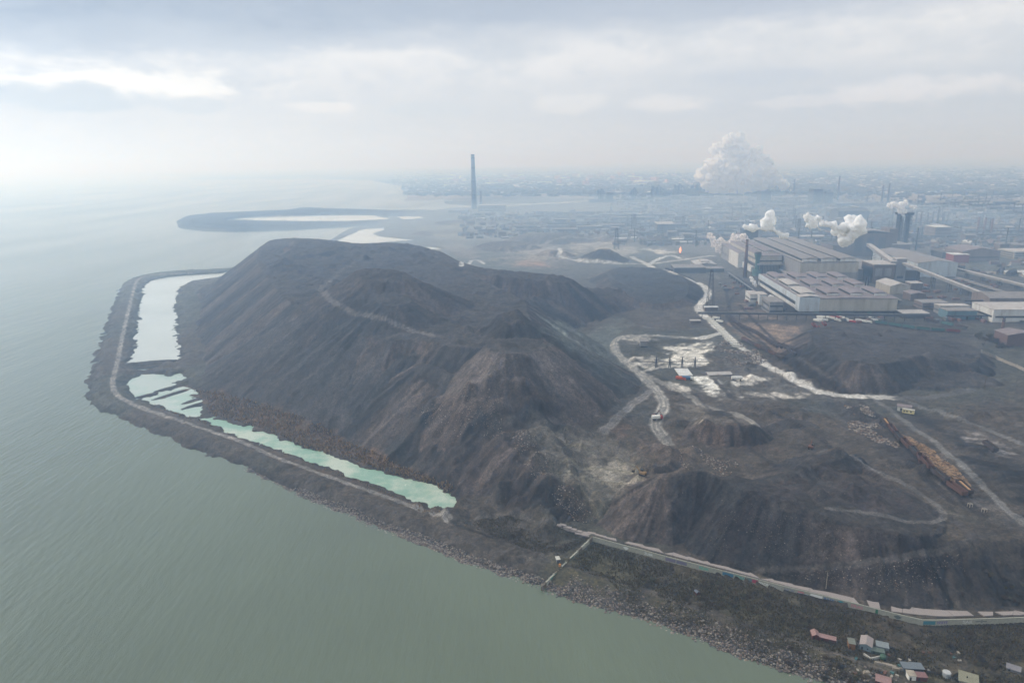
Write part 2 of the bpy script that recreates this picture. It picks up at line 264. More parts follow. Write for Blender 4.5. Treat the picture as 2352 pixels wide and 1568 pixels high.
# ------------------------------------------------------------------ roads, tracks, paint zones
ROADS=[ # points, width m, colour (sRGB), strength, class
([(1450,590),(1465,598),(1490,607),(1530,620),(1560,632),(1600,648),(1620,660),(1627,673),(1622,686),(1610,697),(1602,705),(1610,718),(1640,742),(1665,766),(1690,790),(1740,825),(1790,855),(1840,880),(1890,903),(1940,909),(2000,912),(2060,915)],9,(200,198,192),.85,'road'),
([(2060,915),(2110,915),(2160,909),(2200,900),(2230,895)],7,(112,110,108),.8,'road'),
([(1995,912),(2040,935),(2090,977),(2110,992),(2140,1007),(2200,1058),(2250,1108),(2300,1160),(2352,1204),(2420,1262)],3.8,(146,144,140),.75,'road'),
([(2060,915),(2150,940),(2200,960),(2250,978),(2352,1022),(2450,1065)],4,(140,138,134),.7,'road'),
([(1490,607),(1450,606),(1400,605),(1340,603),(1320,597),(1290,591),(1281,586),(1290,577),(1284,570)],7.5,(190,190,184),.85,'road'),
([(1490,607),(1510,596),(1530,588),(1545,586),(1562,594)],8,(190,190,184),.85,'road'),
([(1500,606),(1540,600),(1580,595),(1615,589),(1640,588)],8,(190,190,184),.85,'road'),
([(1112,606),(1095,596),(1075,601),(1060,612)],6,(200,200,195),.8,'road'),
([(1606,777),(1560,774),(1493,770),(1429,774),(1410,781),(1409,797),(1424,821),(1448,837),(1467,856),(1483,872),(1507,896),(1526,923),(1523,942),(1510,958),(1504,977),(1518,998),(1534,1017)],7.5,(168,165,158),.8,'road'),
([(1606,777),(1630,772),(1650,766),(1662,766)],8,(200,198,190),.85,'road'),
([(1475,859),(1510,876),(1561,897),(1593,915),(1614,934),(1655,942),(1695,953),(1735,972)],6.5,(165,160,150),.75,'road'),
([(1478,852),(1500,846),(1540,843),(1580,840),(1615,838)],5,(185,182,175),.8,'road'),
([(1493,899),(1458,923),(1418,955),(1386,988)],6.5,(150,144,138),.8,'road'),
([(1036,1199),(969,1172.5),(884,1140),(790,1107),(708,1076.5),(630,1049),(565,1019.5),(513,1000),(448,977),(383,958),(330,938),(290,920),(262,902),(257,874),(266,850),(274,803),(288,741),(300,694),(309,655),(315,641),(335,633),(370,630),(440,626.5)],4.1,(148,144,138),.9,'causeway'),
([(1040,1200.6),(1097,1197),(1131,1184),(1172,1178),(1217,1187),(1268,1200)],4,(128,122,116),.75,'track'),
([(1036,1199),(1063,1207),(1131,1235),(1200,1262),(1262,1287)],2.2,(96,91,88),.6,'track'),
([(1302,1299),(1370,1320),(1438,1340),(1506,1364),(1575,1388),(1684,1424),(1718,1436),(1797,1461),(1877,1486),(1956,1515),(2035,1546),(2082,1565),(2220,1610)],3,(122,114,108),.7,'track'),
([(1880,1040),(1905,1030),(1960,1050),(2032,1091),(2076,1110),(2120,1138),(2158,1167),(2171,1182),(2161,1195),(2114,1200),(2051,1189),(1987,1176),(1900,1168)],2.8,(136,132,128),.75,'road'),
([(1734,1314),(1829,1307),(1924,1299),(2019,1287),(2114,1272),(2193,1257),(2226,1243),(2225,1226)],2.2,(118,112,108),.7,'track'),
([(775,632),(750,648),(738,660),(735,672),(750,686),(778,702),(809,719),(856,731),(914,748),(965,762),(1010,775)],4.5,(150,145,140),.6,'track'),
([(1249,752),(1359,751.5),(1440,747),(1480,751),(1568,762)],3.5,(128,128,126),.7,'track'),
([(1300, 1020), (1360, 1040), (1420, 1050), (1478, 1085)],2.4,(150, 144, 126),0.7,'none'),
([(1290, 1060), (1350, 1075), (1420, 1080), (1480, 1090)],2.6,(164, 158, 138),0.7,'none'),
([(1270, 1085), (1340, 1100), (1400, 1105), (1475, 1098)],2.2,(158, 152, 134),0.7,'none'),
([(1440, 1010), (1462, 1050), (1490, 1095)],2.2,(140, 132, 118),0.6,'none'),
([(1504, 1040), (1492, 1070), (1480, 1100)],2.4,(140, 128, 112),0.6,'none'),
([(1330, 1110), (1350, 1140), (1372, 1188)],1.8,(150, 142, 124),0.6,'none'),
([(1345, 1100), (1380, 1150), (1402, 1180)],1.6,(146, 138, 122),0.6,'none'),
([(1545, 940), (1562, 980), (1522, 1010)],3,(120, 114, 106),0.6,'none'),
([(1590, 900), (1700, 990), (1850, 1085), (1950, 1150)],2.6,(66, 62, 62),0.6,'none'),
([(1760, 870), (1830, 900), (1900, 930), (1960, 990)],3,(120, 118, 116),0.55,'none'),
([(1640, 800), (1690, 860), (1730, 905)],3,(140, 138, 132),0.5,'none'),
([(1740, 905), (1800, 880), (1840, 890)],3,(150, 148, 142),0.5,'none'),
([(1830, 820), (1900, 870), (2000, 905)],3,(112, 106, 100),0.6,'none'),
([(2060, 900), (2150, 880), (2250, 868), (2330, 900)],3,(112, 108, 106),0.5,'none'),
([(1660, 700), (1700, 740), (1800, 800)],3,(128, 118, 108),0.5,'none'),
([(1100, 600), (1180, 590), (1240, 600), (1300, 598)],6,(170, 162, 152),0.6,'none'),
([(1200, 580), (1240, 560), (1300, 545), (1400, 540)],6,(165, 160, 152),0.6,'none'),
([(1330, 560), (1380, 560), (1440, 575)],6,(170, 166, 160),0.6,'none'),
([(1240, 500), (1380, 520), (1500, 530)],7,(160, 158, 150),0.5,'none'),
([(1500, 560), (1600, 600), (1650, 640)],6,(150, 148, 142),0.5,'none'),
([(1000, 540), (1100, 538), (1250, 535)],8,(160, 156, 140),0.5,'none'),
([(1380, 610), (1400, 640), (1460, 665)],4,(110, 110, 110),0.5,'none'),
([(1250, 790), (1330, 775), (1420, 768)],3,(118, 122, 118),0.5,'none'),
([(1240, 770), (1290, 745), (1340, 742)],4,(122, 128, 122),0.5,'none'),
([(760, 640), (800, 610), (850, 590), (900, 575)],4,(120, 116, 112),0.6,'none'),
([(630, 600), (680, 590), (720, 595)],3,(110, 104, 100),0.5,'none'),
([(960, 775), (1040, 770), (1100, 765), (1180, 790)],3,(110, 106, 104),0.5,'none'),
([(1140, 655), (1120, 700), (1060, 735), (980, 750)],3,(110, 108, 106),0.5,'none'),
([(2226, 1243), (2270, 1225), (2352, 1215), (2450, 1210)],3,(104, 98, 96),0.6,'none'),
([(2171, 1182), (2200, 1200), (2225, 1226)],3,(108, 102, 100),0.7,'none'),
([(2120, 1035), (2170, 1075), (2210, 1130), (2240, 1170)],3,(110, 106, 102),0.5,'none'),
]
RAILS=[[(1745,640),(1700,665),(1676,690),(1668,725),(1680,745),(1720,775),(1790,820),(1850,862),(1910,895)],
[(1664,650),(1672,690),(1682,738),(1745,782),(1829,834),(1900,880),(1960,905)],
[(1700,700),(1730,735),(1810,792),(1860,835),(1930,884),(1985,925),(2040,980),(2110,1052),(2190,1130),(2250,1180)],
[(1640,870),(1670,905),(1730,935),(1800,960),(1880,1000),(1960,1055),(2060,1120),(2160,1185)],
[(1990,740),(2054,750),(2112,759),(2171,763),(2240,766),(2352,766)],
[(1960,735),(2040,741),(2127,745),(2180,754),(2227,759),(2352,762)],
[(1900,735),(2000,752),(2100,768),(2200,772),(2352,773)],
[(1940,930),(2010,985),(2070,1050),(2130,1105),(2190,1155)],
[(2010,960),(2060,1000),(2150,1085),(2260,1185)]]
PAINT=[
([(1560,850),(1680,845),(1800,880),(1860,905),(1780,915),(1650,930),(1560,890)],(132,130,126),.6,10,14,.9),
([(2180,1090),(2300,1170),(2352,1220),(2300,1225),(2200,1140)],(120,118,118),.5,6,10,1.0),
([(1240,760),(1400,760),(1430,830),(1480,900),(1400,880),(1300,800)],(104,112,112),.6,10,14,.7),
([(405,508),(427,496),(485,489),(583,485),(657,482),(700,476),(837,481),(895,483),(970,486),(905,497),(868,494),(622,492),(516,502),(594,508),(880,507),(860,518),(544,533),(411,524)],(58,60,62),.9,12,40,.3),
([(1050, 505), (1300, 500), (1380, 520), (1250, 530), (1080, 525)],(96, 98, 92),0.6,25,60,0.8),
([(1150, 540), (1400, 530), (1500, 560), (1350, 580), (1180, 570)],(98, 96, 92),0.6,20,40,0.9),
([(1350, 500), (1600, 495), (1640, 530), (1450, 545), (1360, 530)],(84, 82, 82),0.65,20,50,0.8),
([(1400, 455), (1900, 450), (2352, 480), (2500, 560), (2200, 600), (1900, 530), (1600, 500), (1400, 480)],(88, 84, 82),0.6,40,90,0.7),
([(1650, 560), (1780, 560), (1840, 700), (1720, 740), (1660, 660)],(96, 90, 84),0.6,14,24,0.8),
([(2060, 640), (2352, 640), (2500, 760), (2100, 735)],(84, 82, 82),0.65,12,24,0.8),
([(1300, 560), (1420, 550), (1480, 570), (1400, 590), (1310, 580)],(190, 182, 168),0.55,12,22,1.0),
([(1190, 575), (1290, 565), (1320, 590), (1220, 600)],(186, 176, 162),0.5,12,24,1.0),
([(1500, 520), (1600, 515), (1640, 560), (1540, 570)],(120, 112, 104),0.6,15,30,0.8),
([(1430, 860), (1560, 960), (1500, 990), (1400, 930)],(96, 100, 98),0.6,8,12,0.7),
([(1800, 910), (2000, 920), (1960, 960), (1840, 940)],(110, 112, 112),0.6,8,12,0.8),
([(560, 700), (760, 800), (900, 900), (1000, 960), (800, 960), (600, 880), (480, 800)],(92, 92, 94),0.5,25,40,0.8),
# polygon, colour sRGB, strength, softness m, noise scale m, noise amount
([(1330,1250),(1600,1312),(1900,1388),(2160,1440),(2400,1440),(2700,1500),(2700,1900),(2000,1600),(1700,1500),(1400,1395),(1260,1350)],(104,98,74),.8,8,14,.8),
([(1700,1345),(1960,1410),(2160,1450),(2400,1450),(2700,1500),(2700,1700),(2300,1560),(1900,1470),(1700,1400)],(82,72,60),.75,6,9,.9),
([(1250,1342),(1340,1345),(1500,1395),(1680,1450),(1800,1500),(2000,1585),(2000,1640),(1640,1500),(1400,1420),(1240,1365)],(104,98,92),.8,4,7,.5),
([(1030,1210),(1250,1295),(1250,1345),(1100,1310),(900,1225),(700,1145),(560,1080),(380,1005),(380,985),(560,1050),(750,1110),(900,1170)],(92,86,82),.7,3,6,.6),
([(1210,960),(1300,975),(1380,985),(1440,1020),(1480,1060),(1480,1110),(1420,1140),(1330,1120),(1260,1090),(1220,1040),(1195,1000)],(132,126,116),.85,8,12,.4),
([(1290,1080),(1400,1060),(1470,1050),(1460,1090),(1380,1110),(1300,1100)],(160,154,142),.8,6,8,.6),
([(1470,1010),(1560,1000),(1590,1060),(1560,1090),(1490,1095),(1450,1060)],(134,118,106),.6,6,10,.6),
([(1400,980),(1440,975),(1450,1000),(1410,1010)],(146,116,96),.5,5,8,.7),
([(1180,930),(1260,920),(1300,940),(1240,950),(1200,955),(1180,990)],(40,40,44),.8,3,8,.5),
([(990,940),(1120,930),(1240,1040),(1350,1180),(1240,1185),(1080,1130),(960,1060),(900,1010),(880,970)],(76,66,62),.7,12,14,.5),
([(1050,840),(1180,800),(1330,830),(1330,880),(1240,905),(1150,930),(1080,905),(1030,880)],(112,106,103),.55,10,9,.8),
([(395,880),(440,893),(480,900),(600,930),(700,965),(760,990),(860,1040),(960,1085),(1050,1110),(1020,1115),(950,1098),(870,1078),(770,1040),(680,1012),(610,985),(520,960),(470,930)],(134,106,80),.85,4,9,.9),
([(600,965),(700,975),(760,1010),(740,1020),(640,990)],(98,90,82),.7,5,8,.5),
([(500,1000),(700,1085),(1000,1180),(1040,1185),(990,1165),(800,1090),(640,1035),(520,985)],(104,86,70),.6,3,6,.7),
([(1250,735),(1420,725),(1440,745),(1400,800),(1330,820),(1280,790)],(124,132,128),.75,10,16,.6),
([(1425,770),(1500,772),(1510,785),(1450,790),(1430,785)],(190,186,178),.7,4,10,.9),
([(1530,800),(1580,790),(1640,782),(1650,800),(1620,815),(1630,835),(1560,842),(1500,838),(1540,820)],(226,222,212),.85,6,10,.9),  # wet mud; the sky reflected on it is painted in as white
([(1440,822),(1500,815),(1530,835),(1500,850),(1450,838)],(200,196,188),.7,3,10,.9),
([(1585,865),(1635,862),(1670,905),(1660,918),(1620,900)],(225,223,215),.8,4,8,1.0),  # wet mud again, sky reflection put into the pale colour
([(1690,870),(1760,862),(1790,870),(1740,880),(1700,885),(1680,890)],(222,218,208),.8,3,9,.9),
([(1700,905),(1800,900),(1860,905),(1840,915),(1760,912),(1700,915)],(205,200,192),.6,4,10,1.0),
([(1510,870),(1560,880),(1590,900),(1570,905),(1530,885)],(215,210,200),.7,3,8,1.0),
([(1560,925),(1610,925),(1640,945),(1610,965),(1560,960),(1540,1000),(1520,1000),(1555,950)],(146,138,126),.75,5,9,.5),
([(1620,948),(1700,955),(1738,973),(1715,979),(1640,972),(1615,965)],(150,140,128),.7,3,6,.4),
([(1612,975),(1740,978),(1810,1036),(1700,1045),(1610,1010)],(108,92,82),.7,6,12,.5),
([(1660,740),(1740,742),(1840,750),(1820,790),(1800,810),(1740,790),(1690,765)],(168,146,128),.8,6,12,.6),
([(1690,690),(1720,700),(1810,735),(1700,735)],(150,132,118),.75,6,12,.6),
([(1620,770),(1680,800),(1760,840),(1840,890),(1780,880),(1700,850),(1620,800)],(120,118,114),.7,6,8,.8),
([(1900,918),(1990,918),(2060,990),(2120,1060),(2080,1080),(2010,1030),(1940,985)],(76,72,74),.7,8,12,.5),
([(2110,960),(2250,1010),(2352,1060),(2500,1150),(2500,1300),(2352,1200),(2250,1090),(2160,1010)],(34,36,42),.9,8,16,.4),
([(2060,925),(2180,960),(2150,990),(2080,960)],(52,54,60),.7,6,12,.4),
([(2195,985),(2240,990),(2310,1025),(2352,1060),(2300,1050),(2230,1020)],(170,164,160),.7,3,7,1.0),
([(2085,1010),(2130,1015),(2190,1060),(2225,1110),(2225,1120),(2190,1110),(2130,1062)],(96,88,80),.8,3,5,.5),
([(1700,1130),(1990,1220),(2150,1235),(2150,1280),(1800,1300),(1650,1280),(1480,1200),(1520,1110),(1600,1085)],(62,54,54),.8,12,14,.4),
([(1740,1110),(2000,1110),(2140,1170),(2120,1195),(1950,1170),(1800,1140)],(86,76,76),.7,8,12,.4),
([(1760,1318),(2230,1250),(2500,1240),(2700,1300),(2700,1380),(2352,1395),(2100,1380),(1900,1350)],(52,46,46),.85,6,14,.4),
([(1880,1050),(2000,1080),(2100,1130),(2000,1110),(1880,1090)],(96,82,74),.6,8,12,.4),
([(1860,760),(2060,756),(2250,770),(2270,840),(2140,810),(2000,830),(1900,800)],(90,86,86),.6,12,20,.6),
([(1410,612),(1560,620),(1600,690),(1500,710),(1400,650)],(66,70,74),.8,10,16,.3),
([(1130,570),(1260,560),(1300,610),(1260,625),(1150,610)],(150,142,132),.5,20,30,1.0),
([(1180,598),(1240,596),(1260,612),(1190,612)],(190,150,128),.6,10,20,1.0),
([(1480,572),(1530,570),(1560,580),(1520,585)],(210,206,196),.7,8,20,1.0),
([(1240,572),(1270,566),(1290,562),(1270,572)],(205,205,200),.5,5,12,.8),
([(950,520),(1050,512),(1280,515),(1250,540),(1000,552)],(136,134,118),.6,20,60,.7),
([(1010,560),(1060,556),(1100,580),(1090,600),(1050,590)],(140,132,124),.6,15,30,.6),
([(1900,420),(2100,435),(2352,447),(2600,460),(2600,480),(2300,470),(2000,458),(1880,440)],(150,138,124),.7,60,200,.4),
([(1590,560),(1640,520),(1680,545),(1720,600),(1650,600)],(128,118,108),.5,20,40,.6),
([(1290,1140),(1340,1120),(1400,1140),(1360,1195),(1320,1190)],(96,84,72),.7,5,6,.9),
([(1190,990),(1215,1000),(1260,1090),(1340,1180),(1310,1175),(1230,1090)],(120,110,98),.6,3,4,1.3),
([(1180,880),(1270,930),(1200,960),(1090,930),(960,950),(980,920),(1100,890)],(98,84,74),.6,8,8,.9),
([(730,750),(810,735),(900,760),(880,775),(800,765)],(98,98,98),.5,6,12,.5),
([(690,555),(960,558),(1000,580),(900,600),(760,590),(700,575)],(78,76,76),.6,10,10,1.0),
([(1060,1215),(1300,1235),(1330,1250),(1270,1290),(1180,1260)],(78,70,64),.8,4,8,.5),
]
ROADW=[];
for pts,w,c,st,cl in ROADS:
    P=hit(pts);ROADW.append((chaikin(P[:,:2],2,False),w,s2l(c),st,cl))
RAILW=[chaikin(hit(p)[:,:2],2,False) for p in RAILS]
PAINTW=[(hit(p)[:,:2],s2l(c),st,so,ns,na) for p,c,st,so,ns,na in PAINT]
# ------------------------------------------------------------------ the ground sheet
QUICK=False
naz=520 if QUICK else 1040
az=np.radians(np.linspace(-50,50,naz))
rr=[118.0]
while rr[-1]<68000:
    r=rr[-1]; k=1 if not QUICK else 2
    if r<500: d=max(r/136600*.95,.0014)
    elif r<1500: d=.0038
    elif r<3200: d=.0050
    else: d=.02
    rr.append(r*(1+d*k))
rr=np.array(rr);nr=len(rr)
RR,AA=np.meshgrid(rr,az,indexing='ij')
X=(RR*np.sin(AA)).ravel();Y=(RR*np.cos(AA)).ravel();R=RR.ravel()
H,SD,MID,MD,MS=terrain(X,Y,True)
print('grid',nr,naz,len(X))
def base_colour():
    slag=np.array(s2l((82,78,76)));dirt=np.array(s2l((98,90,82)));fieldc=np.array(s2l((104,104,100)))
    C=np.empty((len(X),3));t=sst(600,1600,R)[:,None]
    C[:]=dirt*(1-t)+fieldc*t
    n=fbm(X/120,Y/120,4,31)[:,None];g=np.array(s2l((92,98,90)))
    C=C*(1-.5*sst(.45,.6,n))+g*.5*sst(.45,.6,n)
    # far ground: fields, town and woods
    f=sst(2600,4500,R)[:,None];n2=fbm(X/700,Y/260,4,33)[:,None]
    a=np.array(s2l((150,140,128)));b=np.array(s2l((92,92,86)))
    C=C*(1-f)+(a*sst(.42,.62,n2)+b*(1-sst(.42,.62,n2)))*f
    m=MID>=1
    mm=(MID==1)
    mound=(MID>1)
    C[mound]=slag
    st=fbm(MS/4.5,MD/90,4,51);st2=fbm(MS/22,MD/260,3,52)
    k=np.where(mound&(MD>.5),(1+.85*(st-.5)*2)*(1+.7*(st2-.5)*2),1.0)
    brown=np.array(s2l((94,81,74)));blue=np.array(s2l((70,72,76)))
    w=sst(.4,.62,st2)[:,None]
    C=np.where((mound&(MD>.5))[:,None],C*.55+.45*(brown*w+blue*(1-w)),C)
    return C,k
C,KS=base_colour()
def soft_paint(C,P,c,st,so,ns,na):
    x0,y0=P.min(0)-so*2-ns;x1,y1=P.max(0)+so*2+ns
    m=np.nonzero((X>x0)&(X<x1)&(Y>y0)&(Y<y1))[0]
    if not len(m):return
    x=X[m];y=Y[m];d,_,_=segdist(x,y,P,True);d=np.where(inside(x,y,P),d,-d)
    n=(fbm(x/ns,y/ns,4,int(abs(P[0,0]))%97)-.5)*2
    n2=(fbm(x/ns*3.1,y/ns*3.1,3,8)-.5)*2;n3=(fbm(x/2.2,y/5,3,9)-.5)*2
    w=sst(-so*.9,so*1.5,d+n*so*1.6+n2*so*.9)
    if na: w=w*(1-na*.85*sst(-.22,.42,-n*.8-n2*.5))
    w=w*(1+.3*n3)*(1-.25*sst(0,.5,n2));w=np.clip(w,0,1)
    w=(w*st)[:,None];C[m]=C[m]*(1-w)+np.array(c)*w
for p in PAINTW: soft_paint(C,*p)
C*=KS[:,None]
# damp dark rim by the water, rocky edges
wet=((SD>-3)&(SD<5)&(R<2500));C[wet]*=.72
CLS=np.zeros(len(X),int)
CLS[(MID>1)]=1
for W in RAILW:
    x0,y0=W.min(0)-8;x1,y1=W.max(0)+8
    m=np.nonzero((X>x0)&(X<x1)&(Y>y0)&(Y<y1))[0]
    d,s_,_=segdist(X[m],Y[m],W,False)
    hw=np.maximum(1.7,R[m]*.0015);w=sst(hw*1.7,hw*.8,d)
    tie=.8+.4*fbm(s_/3,d,2,3);cc=np.array(s2l((60,54,54)))
    C[m]=C[m]*(1-.85*w[:,None])+cc*.75*tie[:,None]*.85*w[:,None]
    rail=sst(.5,.15,np.abs(d-.85))*(R[m]<600);C[m]=C[m]*(1-.5*rail[:,None])+np.array(s2l((120,112,108)))*.5*rail[:,None]
    k=m[(d<hw)];CLS[k]=5
for W,wd,c,st,cl in ROADW:
    x0,y0=W.min(0)-wd*2;x1,y1=W.max(0)+wd*2
    m=np.nonzero((X>x0)&(X<x1)&(Y>y0)&(Y<y1))[0]
    x=X[m];y=Y[m];d,s_,_=segdist(x,y,W,False)
    n=(fbm(x/5,y/5,3,71)-.5)*2
    if cl=='causeway':
        w=sst(wd*.62,wd*.46,d);crack=(np.mod(s_,6.0)<.5)|(np.abs(d)<.18)
        cc=np.array(c)*(1+.25*n)[:,None]*np.where(crack,.62,1)[:,None]
        cc=np.where((fbm(x/6,y/6,3,72)>.66)[:,None],np.array(s2l((150,145,140))),cc)
    else:
        dn=d+n*wd*.22
        w=sst(wd*.78,wd*.34,dn)
        rut=1-.30*np.exp(-((d-wd*.2)/(wd*.07+.3))**2)
        cc=np.array(c)*(rut*(1+.35*(fbm(s_/9,d*.9,3,73)-.5)*2))[:,None]
    w=(w*st)[:,None];C[m]=C[m]*(1-w)+cc*w
    if cl!='none':
        k=m[d<wd*.5];CLS[k]={'road':2,'causeway':3,'track':4}[cl]
for p in (8,9): pass
lowp=GP([(395,880),(440,893),(480,900),(600,930),(700,965),(760,990),(860,1040),(960,1085),(1050,1110),(1020,1115),(950,1098),(870,1078),(770,1040),(680,1012),(610,985),(520,960),(470,930)],1.0)
lum=C.mean(1)[:,None];ff=(.52+.48*sst(.16,.40,lum));ff=ff+(1-ff)*sst(900,1900,R)[:,None];C=C*ff  # near ground colour darkened, far kept paler: haze gradient put into colour
nr_=(R<1500);fx=np.ones(len(X));fx[nr_]=(1+.55*(fbm(X[nr_]/1.8,Y[nr_]/1.8,3,101)-.5)*2)*(1+.4*(fbm(X[nr_]/13,Y[nr_]/13,4,102)-.5)*2);C=C*fx[:,None]
C=np.clip(C,.004,.8)
E_SLAG=earth_mat('slag_earth',1.0,.95,.55,.55)
E_GRND=earth_mat('bare_ground',1.0,.93,.6,.5)
E_ROAD=earth_mat('packed_clay_road',1.2,.6,0,.2)
E_CONC=earth_mat('worn_concrete',1.5,.75,0,.15)
E_RAIL=earth_mat('ballast',1.5,.9,0,.4)
idx=np.arange(nr*naz).reshape(nr,naz)
Q=np.stack([idx[:-1,:-1],idx[:-1,1:],idx[1:,1:],idx[1:,:-1]],-1).reshape(-1,4)
# leave out the deep sea bed
keep=~((H[Q].max(1)<-2.5)&(R[Q[:,0]]>250))
Q=Q[keep]
FC=CLS[Q[:,0]]
VZ=np.column_stack([X,Y,H]).astype(np.float32)
def grid_obj(name,F,m,kind='structure'):
    u,inv=np.unique(F,return_inverse=True);F2=inv.reshape(F.shape)
    me=bpy.data.meshes.new(name);me.vertices.add(len(u));me.vertices.foreach_set('co',VZ[u].ravel())
    me.loops.add(F2.size);me.loops.foreach_set('vertex_index',F2.ravel().astype(np.int32))
    me.polygons.add(len(F2));me.polygons.foreach_set('loop_start',np.arange(0,F2.size,4,dtype=np.int32))
    me.polygons.foreach_set('loop_total',np.full(len(F2),4,np.int32))
    me.polygons.foreach_set('use_smooth',np.ones(len(F2),bool))
    ca=me.color_attributes.new('Col','FLOAT_COLOR','POINT')
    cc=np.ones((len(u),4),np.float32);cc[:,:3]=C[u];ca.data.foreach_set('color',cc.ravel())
    me.update(calc_edges=True);me.materials.append(m);o=bpy.data.objects.new(name,me);COL.objects.link(o);o['kind']=kind;return o
grid_obj('ground',Q[FC==0],E_GRND)
grid_obj('hills',Q[FC==1],E_SLAG)
grid_obj('road',Q[FC==2],E_ROAD)
grid_obj('path',Q[FC==3],E_CONC)
grid_obj('dirt_track',Q[FC==4],E_GRND)
grid_obj('railway_bed',Q[FC==5],E_RAIL)
# ------------------------------------------------------------------ water
def water_mat(name,c,rough,bscale,bstr,murk=None):
    m,nt,b,_=newmat(name);tc=N(nt,'TexCoord').outputs['Object']
    mp=N(nt,'Mapping');mp.inputs['Rotation'].default_value=(0,0,math.radians(28));mp.inputs['Scale'].default_value=(1,.22,1);nt.links.new(tc,mp.inputs[0])
    w1=noise(nt,bscale,3,.55,mp.outputs[0]);w2=noise(nt,bscale*.17,3,.5,mp.outputs[0]);big=noise(nt,.006,4,.6,tc)
    cl=s2l(c);col=mixc(nt,tuple(x*.88 for x in cl),tuple(x*1.1 for x in cl),ramp(nt,big,[(.35,0),(.65,1)]))
    if murk: col=mixc(nt,col,s2l(murk),ramp(nt,noise(nt,.03,6,.62,tc),[(.44,0),(.60,.9)]))
    nt.links.new(col,b.inputs['Base Color']);b.inputs['IOR'].default_value=1.6
    rr_=ramp(nt,noise(nt,.004,3,.5,mp.outputs[0]),[(.35,rough),(.65,rough*1.5)]);nt.links.new(rr_,b.inputs['Roughness'])
    bp=N(nt,'Bump');bp.inputs['Strength'].default_value=bstr;bp.inputs['Distance'].default_value=.5
    nt.links.new(math1(nt,'ADD',w1,math1(nt,'MULTIPLY',w2,2.0)),bp.inputs['Height']);nt.links.new(bp.outputs[0],b.inputs['Normal'])
    return m
def flat(name,P,z,m,kind='structure'):
    bm=bmesh.new();vs=[bm.verts.new((p[0],p[1],z)) for p in P];bm.faces.new(vs);bmesh.ops.triangulate(bm,faces=bm.faces[:])
    bmesh.ops.recalc_face_normals(bm,faces=bm.faces[:])
    if sum(f.normal.z for f in bm.faces)<0:bmesh.ops.reverse_faces(bm,faces=bm.faces[:])
    me=bpy.data.meshes.new(name);bm.to_mesh(me);bm.free();me.materials.append(m);o=bpy.data.objects.new(name,me);COL.objects.link(o);o['kind']=kind;return o
flat('water',[(88000*math.cos(a),88000*math.sin(a)) for a in np.linspace(0,2*math.pi,49)[:-1]],0,water_mat('sea',(80,92,72),.15,.30,.75))
def grow(P,d):
    c=P.mean(0);n=[]
    for i in range(len(P)):
        a=P[i-1];b=P[(i+1)%len(P)];t=b-a;t/=np.linalg.norm(t)+1e-9;n.append(P[i]+np.array([t[1],-t[0]])*d)
    A=np.array(n)
    return A if inside(np.array([A[:,0].mean()]),np.array([A[:,1].mean()]),A) is None else A
def pgrow(P,d):
    area=.5*sum(P[i][0]*P[(i+1)%len(P)][1]-P[(i+1)%len(P)][0]*P[i][1] for i in range(len(P)))
    return grow(P,d if area>0 else -d)
MURK=water_mat('turquoise_water',(122,158,138),.2,.5,.05,murk=(176,186,170))
GREYW=water_mat('still_lagoon_water',(186,192,186),.10,.4,.03)  # pale base colour stands in for bright sky reflected in still water
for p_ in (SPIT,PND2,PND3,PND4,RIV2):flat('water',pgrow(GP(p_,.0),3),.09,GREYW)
flat('water',pgrow(GP(TURQ,.0),4),.12,MURK)
flat('water',pgrow(GP(LAG3,.0),4),.10,water_mat('pale_lagoon_water',(168,180,172),.12,.5,.04,murk=(148,174,160)))  # silvery sky reflection likewise put into the pale base colour
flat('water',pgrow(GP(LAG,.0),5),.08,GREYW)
# ------------------------------------------------------------------ sky, sun, haze, camera
SUN_AZ=math.radians(-64);SUN_EL=math.radians(29)   # azimuth from +Y towards +X
w=bpy.data.worlds.new('World');sc.world=w;w.use_nodes=True;nt=w.node_tree;nt.nodes.clear()
out=nt.nodes.new('ShaderNodeOutputWorld');bg=nt.nodes.new('ShaderNodeBackground');nt.links.new(bg.outputs[0],out.inputs[0])
sky=nt.nodes.new('ShaderNodeTexSky');sky.sky_type='NISHITA';sky.sun_disc=False;sky.sun_elevation=SUN_EL;sky.sun_rotation=SUN_AZ
tcg=N(nt,'TexCoord').outputs['Generated'];sp=N(nt,'SeparateXYZ');nt.links.new(tcg,sp.inputs[0])
el=math1(nt,'MULTIPLY',math1(nt,'ARCSINE',sp.outputs[2]),57.2958)
azn=math1(nt,'MULTIPLY',math1(nt,'ARCTAN2',sp.outputs[0],sp.outputs[1]),57.2958)
cb=N(nt,'CombineXYZ')
nt.links.new(math1(nt,'MULTIPLY',azn,.075),cb.inputs[0]);nt.links.new(math1(nt,'MULTIPLY',el,.22),cb.inputs[1])
nA=noise(nt,1.0,6,.55,cb.outputs[0]);
cb2=N(nt,'CombineXYZ');nt.links.new(math1(nt,'MULTIPLY',azn,.16),cb2.inputs[0]);nt.links.new(math1(nt,'MULTIPLY',el,.36),cb2.inputs[1]);cb2.inputs[2].default_value=4.3
nB=noise(nt,1.3,9,.62,cb2.outputs[0])
el2=math1(nt,'ADD',el,math1(nt,'MULTIPLY',math1(nt,'SUBTRACT',nA,.5),4.5))
el2=math1(nt,'ADD',el2,math1(nt,'MULTIPLY',math1(nt,'SUBTRACT',nB,.5),2.0))
BL=lambda r,g,b:tuple(x*10 for x in s2l((r,g,b)))
